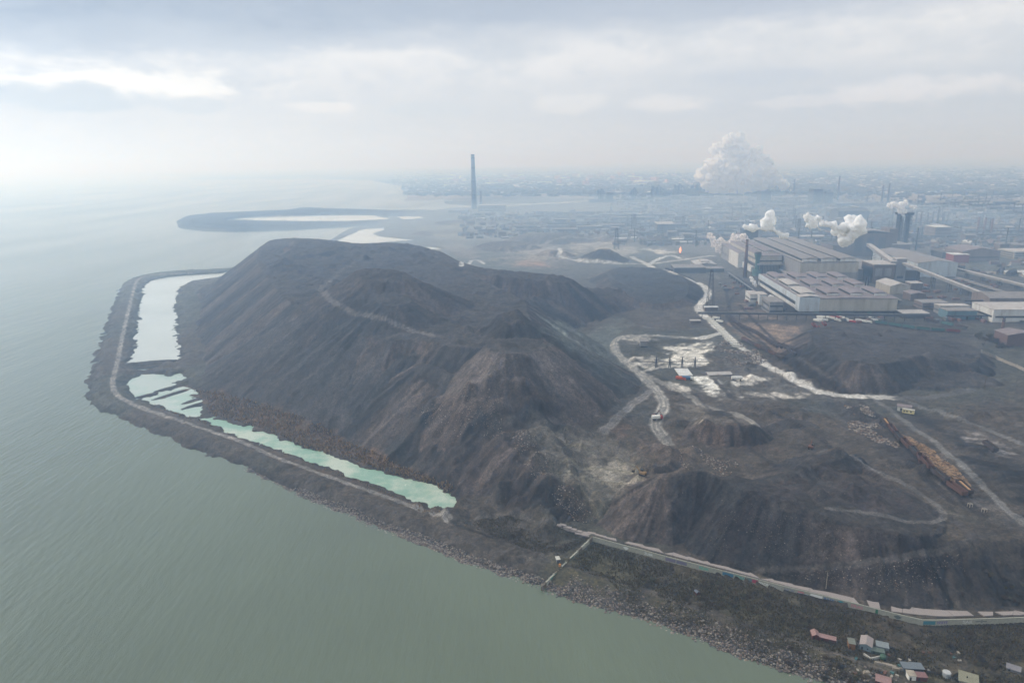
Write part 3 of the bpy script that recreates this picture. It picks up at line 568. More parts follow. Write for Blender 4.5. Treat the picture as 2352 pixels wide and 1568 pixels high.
def rampc(x,lo,hi,stops):
    f=math1(nt,'DIVIDE',math1(nt,'SUBTRACT',x,lo),hi-lo);n=nt.nodes.new('ShaderNodeValToRGB');nt.links.new(f,n.inputs[0]);e=n.color_ramp.elements
    while len(e)<len(stops):e.new(.5)
    for i,(p,c) in enumerate(stops): e[i].position=(p-lo)/(hi-lo);e[i].color=(*s2l(c),1)
    return n.outputs[0]
left=rampc(el2,0,40,[(0,(236,236,230)),(1.5,(236,236,232)),(3.2,(229,231,232)),(5.3,(236,237,238)),(6.6,(241,242,243)),(7.6,(241,242,243)),(8.5,(198,206,217)),(10.0,(168,180,197)),(20,(204,211,221)),(40,(222,226,232))])
right=rampc(el2,0,40,[(0,(208,216,224)),(1.5,(209,216,227)),(3.3,(205,213,225)),(5.2,(212,219,229)),(6.8,(230,233,238)),(8.8,(236,238,241)),(10.2,(198,206,219)),(12,(182,192,208)),(20,(204,211,221)),(40,(222,226,232))])
lr=math1(nt,'DIVIDE',math1(nt,'ADD',azn,22),44);lrn=nt.nodes.new('ShaderNodeClamp');nt.links.new(lr,lrn.inputs[0])
col=mixc(nt,left,right,lrn.outputs[0])
# broken cloud lumps with lit tops
lump=ramp(nt,nB,[(.42,0),(.60,.55),(.75,.7)])
band=ramp(nt,math1(nt,'DIVIDE',el,14),[(.0,0),(.20,.3),(.42,1),(.62,.9),(.8,.3)])
col=mixc(nt,col,s2l((206,214,224)),math1(nt,'MULTIPLY',lump,band))
edge=ramp(nt,nB,[(.50,0),(.555,.55),(.60,0)])

# the thin spot low over the sea where the sky burns through
def spot(a0,e0,sa,se,c,amt,lo=.35,hi=.75):
    global col
    dx=math1(nt,'DIVIDE',math1(nt,'SUBTRACT',azn,a0),sa);dy=math1(nt,'DIVIDE',math1(nt,'SUBTRACT',el,e0),se)
    d=math1(nt,'SQRT',math1(nt,'ADD',math1(nt,'MULTIPLY',dx,dx),math1(nt,'MULTIPLY',dy,dy)))
    d=math1(nt,'ADD',d,math1(nt,'MULTIPLY',math1(nt,'SUBTRACT',nB,.5),3.4))
    f=nt.nodes.new('ShaderNodeMapRange');f.inputs[1].default_value=1.35;f.inputs[2].default_value=.55;f.inputs[3].default_value=0;f.inputs[4].default_value=amt;nt.links.new(d,f.inputs[0])
    f.interpolation_type='SMOOTHSTEP'
    col=mixc(nt,col,s2l(c),f.outputs[0])
spot(-28,5.5,8.5,1.15,(255,255,253),1.0)
spot(-32.5,4.5,6.2,1.0,(208,216,224),.95)
spot(-23.5,4.3,3.0,.55,(216,222,228),.85)
spot(-36.5,4.9,1.6,.8,(178,192,208),.9)
spot(-14.5,4.2,2.4,.42,(242,242,242),.8)
spot(-6,4.0,3.5,.6,(214,221,228),.7)
spot(13,4.0,2.6,.65,(232,235,240),.9)
spot(5,4.2,2.6,.6,(232,235,239),.8)
spot(29.5,4.2,4.2,.95,(231,234,241),.95)
spot(22,3.8,3.2,.4,(226,230,238),.7)
spot(19,5.6,4,.7,(203,212,225),.6)
zen=nt.nodes.new('ShaderNodeMapRange');zen.inputs[1].default_value=16;zen.inputs[2].default_value=70;zen.inputs[3].default_value=9.3;zen.inputs[4].default_value=14.5;nt.links.new(el,zen.inputs[0])
strong=N(nt,'VectorMath',operation='SCALE');nt.links.new(col,strong.inputs[0]);nt.links.new(zen.outputs[0],strong.inputs['Scale'])
gx=math1(nt,'DIVIDE',math1(nt,'SUBTRACT',azn,-62),15);gy=math1(nt,'DIVIDE',math1(nt,'SUBTRACT',el,13),12)  # added sky glow, out of view to the left, brightening sea and haze
gd=math1(nt,'ADD',math1(nt,'MULTIPLY',gx,gx),math1(nt,'MULTIPLY',gy,gy));gl=math1(nt,'ADD',math1(nt,'MULTIPLY',math1(nt,'POWER',2.718,math1(nt,'MULTIPLY',gd,-1)),2.3),1)
st2_=N(nt,'VectorMath',operation='SCALE');nt.links.new(strong.outputs[0],st2_.inputs[0]);nt.links.new(gl,st2_.inputs['Scale']);strong=st2_
fin=mixc(nt,sky.outputs[0],strong.outputs[0],.96)
nt.links.new(fin,bg.inputs[0]);bg.inputs[1].default_value=.11
sl=bpy.data.lights.new('sun','SUN');sl.energy=2.3;sl.angle=math.radians(11);sl.color=(1,.95,.89);so=bpy.data.objects.new('sun',sl);COL.objects.link(so)
sd_=Vector((math.sin(SUN_AZ)*math.cos(SUN_EL),math.cos(SUN_AZ)*math.cos(SUN_EL),math.sin(SUN_EL)))
so.rotation_euler=sd_.to_track_quat('Z','Y').to_euler();so.location=(0,0,900)
cam=bpy.data.cameras.new('camera');cam.lens=24.0;cam.sensor_width=36.0;cam.clip_start=1;cam.clip_end=200000
co=bpy.data.objects.new('camera',cam);COL.objects.link(co);sc.camera=co
mr=Matrix((RT,UP,-FW)).transposed().to_4x4();mr.translation=(0,0,HC);co.matrix_world=mr
sc.view_settings.view_transform='Standard';sc.view_settings.look='None';sc.view_settings.exposure=0;sc.view_settings.gamma=1
HAZE=True
if HAZE:
    bm=bmesh.new();bmesh.ops.create_cube(bm,size=1)
    Z0=-10.0;Z1=345.0
    for v in bm.verts:v.co=Vector((v.co.x*180000,v.co.y*180000,(Z0+Z1)/2+v.co.z*(Z1-Z0)))
    me=bpy.data.meshes.new('haze');bm.to_mesh(me);bm.free();o=bpy.data.objects.new('haze',me);COL.objects.link(o)
    m=bpy.data.materials.new('haze_air');m.use_nodes=True;n2=m.node_tree;n2.nodes.clear();oo=n2.nodes.new('ShaderNodeOutputMaterial');pv=n2.nodes.new('ShaderNodeVolumePrincipled')
    pv.inputs['Color'].default_value=(.43,.67,1.0,1);pv.inputs['Absorption Color'].default_value=(1,1,1,1);pv.inputs['Density'].default_value=3.8e-4;pv.inputs['Anisotropy'].default_value=.5
    n2.links.new(pv.outputs[0],oo.inputs['Volume']);me.materials.append(m)
    tag(o,'pale blue haze lying over the works and the sea','haze',kind='stuff')
sc.cycles.use_denoising=True
sc.cycles.volume_bounces=8;sc.cycles.max_bounces=12
# ------------------------------------------------------------------ mesh builder
class MB:
    def __init__(s):s.v=[];s.f=[]
    def add(s,V,F):
        n=len(s.v);s.v+=[tuple(map(float,p)) for p in V];s.f+=[tuple(i+n for i in f) for f in F];return s
    def prism(s,P,z0,z1,P2=None):
        n=len(P);P2=P2 or P
        V=[(*p[:2],z0) for p in P]+[(*p[:2],z1) for p in P2]
        F=[(i,(i+1)%n,n+(i+1)%n,n+i) for i in range(n)]+[tuple(range(n-1,-1,-1)),tuple(range(n,2*n))];return s.add(V,F)
    def box(s,x0,x1,y0,y1,z0,z1):return s.prism([(x0,y0),(x1,y0),(x1,y1),(x0,y1)],z0,z1)
    def cyl(s,x,y,z0,z1,r0,r1=None,n=12):
        r1=r0 if r1 is None else r1
        c=[(math.cos(2*math.pi*i/n),math.sin(2*math.pi*i/n)) for i in range(n)]
        return s.prism([(x+r0*a,y+r0*b) for a,b in c],z0,z1,[(x+r1*a,y+r1*b) for a,b in c])
    def tube(s,a,b,r,n=6,r2=None):
        a=Vector(a);b=Vector(b);d=(b-a).normalized();u=d.orthogonal().normalized();w=d.cross(u);r2=r if r2 is None else r2
        V=[];
        for p,rr_ in((a,r),(b,r2)):
            for i in range(n):
                t=2*math.pi*i/n+math.pi/n;V.append(p+(u*math.cos(t)+w*math.sin(t))*rr_)
        F=[(i,(i+1)%n,n+(i+1)%n,n+i) for i in range(n)]+[tuple(range(n-1,-1,-1)),tuple(range(n,2*n))];return s.add(V,F)
    def beam(s,a,b,w,h):
        """box gallery from a to b (centre line), width w, height h"""
        a=Vector(a);b=Vector(b);d=(b-a).normalized();sd=Vector((d.y,-d.x,0)).normalized()*(w/2);up=Vector((0,0,h/2))
        V=[p+q for p in(a,b) for q in(-sd-up,sd-up,sd+up,-sd+up)]
        return s.add(V,[(0,1,5,4),(1,2,6,5),(2,3,7,6),(3,0,4,7),(3,2,1,0),(4,5,6,7)])
    def gable(s,x0,x1,y0,y1,z0,rise,ov=.6,t=.35,axis='y'):
        if axis=='y':
            xm=(x0+x1)/2;k=rise/((x1-x0)/2)*ov
            P=[(x0-ov,z0-k),(xm,z0+rise),(x1+ov,z0-k),(x1+ov,z0-k+t),(xm,z0+rise+t),(x0-ov,z0-k+t)]
            V=[(p[0],y,p[1]) for y in(y0-ov,y1+ov) for p in P]
        else:
            ym=(y0+y1)/2;k=rise/((y1-y0)/2)*ov
            P=[(y0-ov,z0-k),(ym,z0+rise),(y1+ov,z0-k),(y1+ov,z0-k+t),(ym,z0+rise+t),(y0-ov,z0-k+t)]
            V=[(x,p[0],p[1]) for x in(x1+ov,x0-ov) for p in P]
        F=[(0,1,4,5),(1,2,3,4),(11,10,7,6),(10,9,8,7)]+[(i,(i+6),((i+1)%6)+6,(i+1)%6) for i in range(6)]
        return s.add(V,F)
    def gwall(s,x0,x1,y0,y1,z0,z1,rise,axis='y'):
        if axis=='y':
            xm=(x0+x1)/2;P=[(x0,z0),(x1,z0),(x1,z1),(xm,z1+rise),(x0,z1)];V=[(p[0],y,p[1]) for y in(y0,y1) for p in P]
        else:
            ym=(y0+y1)/2;P=[(y0,z0),(y1,z0),(y1,z1),(ym,z1+rise),(y0,z1)];V=[(x,p[0],p[1]) for x in(x1,x0) for p in P]
        return s.add(V,[(0,1,2,3,4),(9,8,7,6,5)]+[((i+1)%5,i,i+5,(i+1)%5+5) for i in range(5)])
    def build(s,name,m,parent=None,smooth=False,loc=None):
        me=bpy.data.meshes.new(name);me.from_pydata(s.v,[],s.f);me.materials.append(m)
        bm=bmesh.new();bm.from_mesh(me);bmesh.ops.recalc_face_normals(bm,faces=bm.faces[:]);bm.to_mesh(me);bm.free()
        if smooth:me.polygons.foreach_set('use_smooth',[True]*len(me.polygons))
        o=bpy.data.objects.new(name,me);COL.objects.link(o);o.parent=parent
        if loc is not None:o.location=loc
        return o
def thing(name,label,cat,loc=(0,0,0),rz=0,group=None):
    o=bpy.data.objects.new(name,None);COL.objects.link(o);o.location=loc;o.rotation_euler=(0,0,rz);o.empty_display_size=1
    return tag(o,label,cat,group)
def copy_tree(o,parent=None,label=None,group=None):
    c=o.copy();COL.objects.link(c);c.parent=parent
    for ch in list(o.children):copy_tree(ch,c)
    if label:c['label']=label
    if group:c['group']=group
    return c
def q1(px,py):return(1607.8+px*.3164,382.8+py*.3164)
def q3(px,py):return(1760.9+px*.293,689+py*.293)
def q5(px,py):return(1454.6+px*.16275,826.8+py*.16275)
def q6(px,py):return(1960+px*.1855,903.4+py*.1855)
def q2(px,py):return(1225+px*.2685,727.3+py*.2685)
def qb(px,py):return(1225+px*.1953,382.8+py*.1953)
def qm(px,py):return(1148+px*.1953,398+py*.1953)
def qs(px,py):return(1837.4+px*.2187,1424+py*.2187)
FR=math.radians(-4.5)
def width_to(P,rz,u,v):
    """distance along the facade from P until its sight line reaches column u"""
    e=(math.cos(rz),math.sin(rz));d=ray(u,v);den=d[0]*e[1]-d[1]*e[0]
    return -(d[0]*P[1]-d[1]*P[0])/den if abs(den)>1e-6 else 10
# ------------------------------------------------------------------ materials
def clad(name,c,line=2.4,rough=.6,var=.12):
    if name in MATS:return MATS[name]
    m,nt,b,_=newmat(name);tc=N(nt,'TexCoord').outputs['Object'];sp=N(nt,'SeparateXYZ');nt.links.new(tc,sp.inputs[0]);c=s2l(c)
    xy=math1(nt,'ADD',sp.outputs[0],sp.outputs[1]);f=math1(nt,'FRACT',math1(nt,'DIVIDE',xy,line))
    seam=ramp(nt,f,[(.0,.72),(.06,1),(.94,1),(1,.8)])
    mp=N(nt,'Mapping');mp.inputs['Scale'].default_value=(.35,.35,.06);nt.links.new(tc,mp.inputs[0])
    st=ramp(nt,noise(nt,1.0,5,.65,mp.outputs[0]),[(.3,1-var*2),(.7,1+var)])
    mm=N(nt,'VectorMath',operation='SCALE');mm.inputs[0].default_value=c;nt.links.new(math1(nt,'MULTIPLY',seam,st),mm.inputs['Scale'])
    rust=mixc(nt,mm.outputs[0],(c[0]*.42,c[1]*.36,c[2]*.33),ramp(nt,noise(nt,.5,6,.75,mp.outputs[0]),[(.48,0),(.70,.85)]))
    nt.links.new(rust,b.inputs['Base Color']);b.inputs['Roughness'].default_value=rough;MATS[name]=m;return m
W_CREAM=clad('cream_cladding',(176,172,160));W_BLUE=clad('pale_blue_cladding',(186,196,202));W_GREY=clad('grey_cladding',(140,140,140));W_WHITE=clad('white_cladding',(208,210,208),3)
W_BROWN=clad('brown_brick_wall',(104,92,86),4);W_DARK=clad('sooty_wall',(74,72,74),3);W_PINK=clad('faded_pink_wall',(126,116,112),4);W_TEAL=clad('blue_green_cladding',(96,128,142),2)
R_GREY=clad('grey_roofing',(132,128,126),3.2,.7,.2);R_PINK=clad('dusty_pink_roofing',(128,118,120),3.2,.7,.2);R_LIGHT=clad('pale_roofing',(176,172,168),3.2,.6,.15);R_DARK=mat('tarred_roof',(70,68,70))
GLZ=mat('sooty_glazing',(46,50,56),.35,0,.5,1.2);STEEL=mat('dark_steel',(62,62,66),.6,.3,.3,1);RUST=mat('rusty_steel',(104,72,58),.8,.1,.35,1.5);BRICK=mat('red_brick',(100,80,74),.9,0,.25,1.5)
CONC=mat('concrete',(150,144,134),.9,0,.2,.8,(108,104,96));GREEN=mat('green_paint',(60,98,92),.6,0,.3,1);WHITE=mat('white_paint',(214,214,208),.6,0,.12,1);DKGR=mat('dark_grey_metal',(48,50,54),.6,.2,.4,1)
PIPE=mat('pipe_metal',(120,120,120),.5,.4,.3,.5);REDP=mat('red_paint',(150,44,40),.6,0,.2,1);TEAL=mat('teal_paint',(66,104,104),.7,0,.3,1);ORNG=mat('orange_paint',(190,84,44),.6,0,.2,1);TYRE=mat('tyre_rubber',(30,30,30),.9)
BLUEP=mat('blue_paint',(70,110,150),.6,0,.2,1);LAMP=None
def shed(label,bl,bru,topv,depth,wm,rm,name='industrial_shed',roof='gable',rise=None,rz=FR,z0=None,wins=0,doors=0,cat='shed',mons=0,zb=6.0,group=None,hmin=3,winm=None):
    P=G(*bl,zb);w=width_to(P,rz,bru,bl[1]);h=max(hmin,zof(bl[0],topv,P)-zb)
    w=max(4,min(w,400))
    t=thing(name,label,cat,(P[0],P[1],zb-1.5),rz,group);z0=1.5
    rise=(.09*w if rise is None else rise)
    ax='y' if depth>=w*.8 else 'x'
    if roof=='gable':
        if ax=='x' and rise==.09*w:rise=.12*depth
        MB().gwall(0,w,0,depth,-2,z0+h,rise,ax).build('wall',wm,t);MB().gable(0,w,0,depth,z0+h+.05,rise,axis=ax).build('roof',rm,t)
    else:
        MB().box(0,w,0,depth,-2,z0+h).build('wall',wm,t)
        MB().box(-.5,w+.5,-.5,depth+.5,z0+h+.004,z0+h+.7).build('roof',rm,t)
    for k in range(wins):
        z=z0+h*(k+.55)/(wins+.25)-h*.08;q=min(2.2,h*.16)
        MB().box(w*.04,w*.96,-.18,-.01,z,z+q).build('window_strip',winm or GLZ,t);MB().box(-.18,-.01,depth*.05,depth*.95,z,z+q).build('window_strip',GLZ,t)
    for k in range(doors):
        x=w*(k+.5)/doors;MB().box(x-2.2,x+2.2,-.25,.05,z0-.5,z0+min(5,h*.6)).build('door',GREEN if k%2 else DKGR,t)
    for k in range(mons):
        y=depth*(k+.2)/mons;MB().box(w*.3,w*.7,y,y+depth*.5/mons,z0+h,z0+h+rise+2.2).build('roof_monitor',rm,t)
    return t
# ------------------------------------------------------------------ the great rolling-mill halls (frame x along the near facade, y away)
FO=(361.9,835.0)
def fw(x,y,z=6.0):return(FO[0]+x*math.cos(FR)-y*math.sin(FR),FO[1]+x*math.sin(FR)+y*math.cos(FR),z)
def monitor(t,x0,x1,y0,y1,z0,h,rm,wm=W_WHITE):
    o=MB();n=6;P=[]
    for i in range(n+1):
        a=i/n;P.append((x0-1+(x1-x0+2)*a,z0+h+1.1*math.sin(math.pi*a)))
    V=[(p[0],y,p[1]) for y in(y0-1,y1+1) for p in P]+[(p[0],y,p[1]+.35) for y in(y0-1,y1+1) for p in P]
    k=n+1;F=[]
    for i in range(n):F+=[(i,i+1,k+i+1,k+i),(2*k+i,3*k+i,3*k+i+1,2*k+i+1),(i,2*k+i,2*k+i+1,i+1),(k+i,k+i+1,3*k+i+1,3*k+i)]
    F+=[(0,k,3*k,2*k),(n,2*k+n,3*k+n,k+n)]
    r=MB().add(V,F).build('roof_monitor',rm,t)
    MB().box(x0,x1,y0,y1,z0-2,z0+h-.05).build('monitor_wall',wm,r)
    MB().box(x0-.12,x1+.12,y0+1.5,y1-1.5,z0+.6,z0+h-.7).build('glazing',GLZ,r)
t=thing('factory_hall','long grey works hall with twelve small roof monitors and a pale corner bay','factory',fw(0,0,4.5),FR)
MB().box(0,116,0,190,6.2,22).build('wall',W_CREAM,t)
MB().box(1.2,114.8,1.5,188,-3,6.2).build('plinth_wall',W_DARK,t)
for k,x in enumerate((8,20,36,48,68,84,102)):MB().box(x-2.6,x+2.6,1.1,1.6,1.2,5.6).build('door',GREEN if k in(1,3,5) else DKGR,t)
MB().add([(-.8,-.8,22.2),(116.8,-.8,22.2),(116.8,190.8,22.2),(-.8,190.8,22.2),(58,-.8,23.6),(58,190.8,23.6),(-.8,-.8,22),(116.8,-.8,22),(116.8,190.8,22),(-.8,190.8,22)],[(0,4,5,3),(4,1,2,5),(0,1,4),(2,3,5),(6,7,1,0),(7,8,2,1),(8,9,3,2),(9,6,0,3),(9,8,7,6)]).build('roof',R_PINK,t)
MB().box(-2.5,22,-1.6,13,6.0,24.2).build('corner_bay',W_BLUE,t)
MB().gable(-2.5,22,-1.6,13,24.3,1.5,.5).build('bay_roof',R_LIGHT,t)
MB().box(-1.6,-.02,14,188,15.5,22.6).build('side_band',W_BLUE,t)
MB().box(-1.2,-.02,14,188,6.4,10.5).build('side_band',W_WHITE,t)
MB().box(-.5,-.02,16,186,10.6,15.3).build('window_strip',GLZ,t)
for r_,(y0,y1) in enumerate(((14,56),(74,118),(134,178))):
    for c_,x in enumerate((7,36,65,94)):monitor(t,x-(3 if r_==0 and c_==0 else 0),x+14,y0,y1,22.6,3.6,R_LIGHT if c_==0 and r_<2 else R_PINK)
t=thing('factory_hall','taller grey works hall behind, three long roof monitors running its whole length','factory',fw(68,215,4.5),FR)
MB().box(0,86,0,300,-3,35).build('wall',W_GREY,t)
MB().box(-.35,86.3,-.4,-.02,20,34.8).build('gable_cladding',W_CREAM,t)
n=18;P=[(-1+88*i/n,35.2+.9*abs(math.sin(3*math.pi*i/n))) for i in range(n+1)]
V=[(p[0],y,p[1]) for y in(-1,301) for p in P];MB().add(V+[(v[0],v[1],v[2]+.5) for v in V],[(i,i+1,n+1+i+1,n+1+i) for i in range(n)]+[(2*n+2+i,3*n+3+i,3*n+4+i,2*n+3+i) for i in range(n)]+[(i,2*n+2+i,2*n+3+i,i+1) for i in range(n)]).build('roof',R_GREY,t)
for x,y1 in((3,285),(31,290),(60,297)):monitor(t,x,x+22,2,y1,36.2,4.6,R_GREY)
MB().box(-5,0,-1,120,10,11.5).build('side_canopy',R_LIGHT,t)
t=thing('factory_hall','stepped cream wing with a glazed band on the left of the long-monitored hall','factory',fw(30,300,4.5),FR)
MB().box(0,36,0,210,22,34).build('wall',W_CREAM,t);MB().box(-4,38,-3,214,19.5,21.8).build('canopy_roof',R_LIGHT,t)
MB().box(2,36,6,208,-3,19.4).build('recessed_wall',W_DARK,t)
b=MB()
for i in range(16):b.box(-.1+i*2.4,.5+i*2.4,-.6,0,0,19.4)
b.build('column_row',CONC,t)
MB().box(-.25,36.2,-.3,-.01,24.5,26.8).build('window_strip',GLZ,t);MB().box(-.3,-.01,2,208,24.5,26.8).build('window_strip',GLZ,t)
MB().box(-.6,36.6,-.6,210.6,34.01,34.8).build('roof',R_PINK,t);monitor(t,16,30,30,100,34.9,3.2,R_PINK);monitor(t,16,30,110,190,34.9,3.2,R_PINK)
MB().box(-8,-2,20,210,4,13).build('lower_aisle',W_WHITE,t);
t=thing('industrial_building','dark brick block with a pale flat roof right of the long-monitored hall','building',fw(182,226,4.5),FR)
MB().box(0,32,0,44,-3,29).build('wall',W_BROWN,t);MB().box(-.8,32.8,-.8,44.8,29.01,30.2).build('roof',R_LIGHT,t)
for x in(3,17):MB().box(x,x+10,-.3,-.01,12,24).build('window',W_GREY,t)
MB().box(-.3,-.01,3,40,8,25).build('window',GLZ,t)
t=thing('industrial_building','long low annex roof between the long-monitored hall and the dark brick block','building',fw(156,260,4.5),FR)
MB().box(0,66,0,250,-3,16).build('wall',W_GREY,t);MB().box(-.6,66.6,-.6,250.6,16.01,17).build('roof',R_GREY,t);MB().box(66.05,66.5,4,240,6,12).build('window_strip',GLZ,t);MB().cyl(20,140,17,22,2.2,1.8).build('vent_stack',DKGR,t)
t=thing('industrial_building','tall brown furnace building with a stepped roof behind the conveyors','building',fw(262,520,4.5),FR)
MB().box(0,78,0,70,-3,46).build('wall',W_BROWN,t);MB().gable(0,78,0,70,46.1,5).build('roof',R_GREY,t)
MB().box(-38,-.05,-14,50,-3,24).build('lower_wall',W_BROWN,t);MB().box(-38.5,.5,-14.5,50.5,24.01,25).build('lower_roof',R_DARK,t)
MB().box(78.05,118,10,60,-3,22).build('side_wing',W_BROWN,t);MB().box(78.1,118.5,9.5,60.5,22.01,23).build('side_roof',R_LIGHT,t)
MB().box(80,96,20,60,23.01,52).build('lift_shaft',W_BROWN,t)
for x in(8,30,52):MB().box(x,x+14,-.3,-.01,10,38).build('window',W_DARK,t)
shed('large pale corrugated shed with a broad grey roof right of the conveyor tower',q1(1570,800),q1(1858,0)[0],q1(0,700)[1],165,W_BLUE,R_GREY,'factory_hall',rise=4,cat='factory',doors=1,wins=0)
# conveyors
def gallery(label,a,b,w,h,trest,roofm=R_LIGHT,wallm=W_GREY):
    a=Vector(a);b=Vector(b);t=thing('conveyor_gallery',label,'conveyor',(a.x,a.y,6),0)
    A=a-Vector((a.x,a.y,6));B=b-Vector((a.x,a.y,6))
    MB().beam(A,B,w,h).build('gallery_wall',wallm,t);MB().beam(A+Vector((0,0,h/2+.2)),B+Vector((0,0,h/2+.2)),w+.8,.3).build('roof',roofm,t)
    for f in trest:
        c=A.lerp(B,f);m=MB();ww=w*.8;d=(B-A).normalized();s=Vector((d.y,-d.x,0)).normalized();top=c.z-h/2
        if top<2:continue
        for i in(-1,1):
            for j in(-1,1):
                p=c+s*(ww*i*.6)+d*(2.2*j);m.tube((p.x,p.y,-3),((c+s*(ww*i*.45)+d*(1.6*j)).x,(c+s*(ww*i*.45)+d*(1.6*j)).y,top),.45,4)
        k=2
        while k<top-3:
            for j in(-1,1):
                p=c-s*ww*.5+d*2*j;r=c+s*ww*.5+d*2*j;m.tube((p.x,p.y,k),(r.x,r.y,k+4),.22,4)
            p=c-s*ww*.5-d*2;r=c-s*ww*.5+d*2;m.tube((p.x,p.y,k),(r.x,r.y,k+4),.22,4);k+=5
        m.build('trestle',STEEL,t)
def P3(px,py,z,q=q1):
    g=G(*q(px,py),z);return(g[0],g[1],z)
gallery('wide conveyor gallery climbing from the transfer tower to the furnace building',P3(1408,700,35),P3(1222,566,29),8,5,(.35,.7),R_LIGHT)
gallery('long pale conveyor gallery sloping down to the right from the transfer tower',P3(1478,704,34),P3(2150,962,9),5.5,3.6,(.18,.36,.54,.68,.74,.9),R_LIGHT)
gallery('low conveyor gallery running right beyond the pale corrugated shed',P3(1862,742,16),P3(2480,895,13),5,3,(.15,.35,.55,.75),R_LIGHT)
gallery('thin conveyor bridge low beside the scrap bays',P3(1862,805,9),P3(2450,985,8),3.5,2,(.2,.5,.8),R_GREY)
g=G(*q1(1412,832),6);t=thing('transfer_tower','tall grey conveyor transfer tower where two galleries meet','tower',(g[0],g[1],4.5),FR)
MB().box(0,15,0,15,-3,36).build('wall',W_GREY,t);MB().box(-.5,15.5,-.5,15.5,36.01,37).build('roof',R_LIGHT,t);MB().box(15.05,38,2,16,-3,18).build('annex',W_DARK,t);MB().box(3,12,-.3,-.01,6,10).build('window',GLZ,t)
# ------------------------------------------------------------------ other works buildings
S=shed
S('white flat-roofed pump house beside the rail fan',q1(362,988),q1(420,0)[0],q1(0,928)[1],26,W_WHITE,R_LIGHT,roof='flat',wins=1,name='industrial_shed')
S('round-cornered white block joined by the pump house',q1(428,1000),q1(482,0)[0],q1(0,930)[1],22,W_WHITE,R_LIGHT,roof='flat')
S('weathered grey filter house with rusty streaks by the steam vent',q1(500,1070),q1(600,0)[0],q1(0,985)[1],34,W_GREY,R_GREY,roof='flat',wins=2)
S('tiny white-roofed shelter by the bend of the white road',q1(35,1045),q1(130,0)[0],q1(0,1022)[1],6,W_BROWN,W_WHITE,roof='flat')
S('long low open platform roof left of the brick chimney',q1(-60,766),q1(172,0)[0],q1(0,742)[1],26,W_DARK,R_GREY,roof='flat',wins=1)
S('broad pale roof with a raised middle behind the platform roof',q1(-30,738),q1(120,0)[0],q1(0,712)[1],50,W_GREY,R_LIGHT,mons=1)
S('narrow gabled white casting shed left of the brick chimney',q1(272,735),q1(330,0)[0],q1(0,628)[1],70,W_WHITE,R_PINK)
S('old dark shed wall with ribs half lost in brown smoke',q1(206,690),q1(268,0)[0],q1(0,592)[1],70,W_GREY,R_PINK,wins=1)
S('blue-grey tower block standing between the chimney and the cream wing',q1(368,700),q1(388,0)[0],q1(0,552)[1],10,W_BLUE,R_GREY,roof='flat',cat='tower')
S('bright white panelled warehouse at the right edge of the works',q1(2120,1128),q1(2560,0)[0],q1(0,1040)[1],44,W_WHITE,R_LIGHT,roof='flat',wins=1,cat='warehouse')
S('blue-green metal shed with bright roof lights before the white warehouse',q1(1790,1108),q1(2005,0)[0],q1(0,1048)[1],20,W_TEAL,R_GREY,roof='flat')
S('grey flat shed just behind the blue-green one',q1(1735,1068),q1(1950,0)[0],q1(0,1012)[1],14,W_GREY,R_LIGHT,roof='flat',wins=1)
S('long pink-walled workshop with roof dots behind the white warehouse',q1(2095,1015),q1(2480,0)[0],q1(0,955)[1],40,W_PINK,R_GREY)
S('low office block with a dark window row and one red end',q1(1610,1035),q1(1800,0)[0],q1(0,990)[1],22,W_PINK,R_GREY,roof='flat',wins=1,cat='office')
S('arched-roof store just right of the twelve-monitor hall',q1(1375,925),q1(1520,0)[0],q1(0,868)[1],46,W_CREAM,R_LIGHT,rise=4)
S('small brick substation under the long conveyor gallery',q1(1528,897),q1(1612,0)[0],q1(0,848)[1],18,W_BROWN,R_LIGHT,roof='flat')
S('low brown store between the arched store and the conveyor legs',q1(1525,975),q1(1635,0)[0],q1(0,925)[1],22,W_BROWN,R_PINK)
S('open pale canopy beside the front corner of the twelve-monitor hall',q1(1470,1100),q1(1660,0)[0],q1(0,1066)[1],20,W_DARK,R_LIGHT,roof='flat')
S('red-walled shed with a white roof far behind the pale corrugated shed',q1(1835,698),q1(1950,0)[0],q1(0,640)[1],26,mat('red_wall',(130,60,56)),W_WHITE,roof='flat')
S('pale ribbed hall with roof vents behind the red-walled shed',q1(1895,690),q1(2170,0)[0],q1(0,615)[1],60,W_PINK,R_PINK,wins=1)
S('dark block beside the red-walled shed',q1(1755,665),q1(1835,0)[0],q1(0,625)[1],40,W_DARK,R_DARK,roof='flat')
S('old brick administration block with a white roof in the haze',q1(1700,520),q1(1818,0)[0],q1(0,440)[1],50,W_PINK,W_WHITE,roof='flat',wins=3,cat='building')
S('cream windowed block at the right margin of the works',q1(2275,670),q1(2500,0)[0],q1(0,620)[1],50,W_CREAM,R_LIGHT,roof='flat',wins=3,cat='building')
S('long dark humped shed behind the largest steam jet',q1(1000,392),q1(1225,0)[0],q1(0,325)[1],60,W_DARK,R_DARK)
S('low dark shed far left of the lattice mast',q1(370,385),q1(440,0)[0],q1(0,355)[1],30,W_DARK,R_DARK,roof='flat')
S('row of orange and white stores behind the long-monitored hall',q1(735,530),q1(900,0)[0],q1(0,508)[1],20,W_PINK,R_LIGHT,wins=1)
S('dark barn with a pale roof in the middle of the haze',qm(1850,695),qm(2060,0)[0],qm(0,600)[1],70,W_DARK,R_LIGHT,roof='flat')
S('flat dark store beside the thin lattice mast in the slag yard',qm(1375,822),qm(1490,0)[0],qm(0,790)[1],20,W_DARK,R_DARK,roof='flat')
S('long open loading roof beside the upper white road',qm(2050,1175),qm(2420,0)[0],qm(0,1115)[1],40,W_DARK,R_GREY,roof='flat',wins=1)
S('power house at the foot of the tallest chimney',(1098,487),1160,472,60,W_GREY,R_LIGHT,roof='flat',wins=2,cat='building')
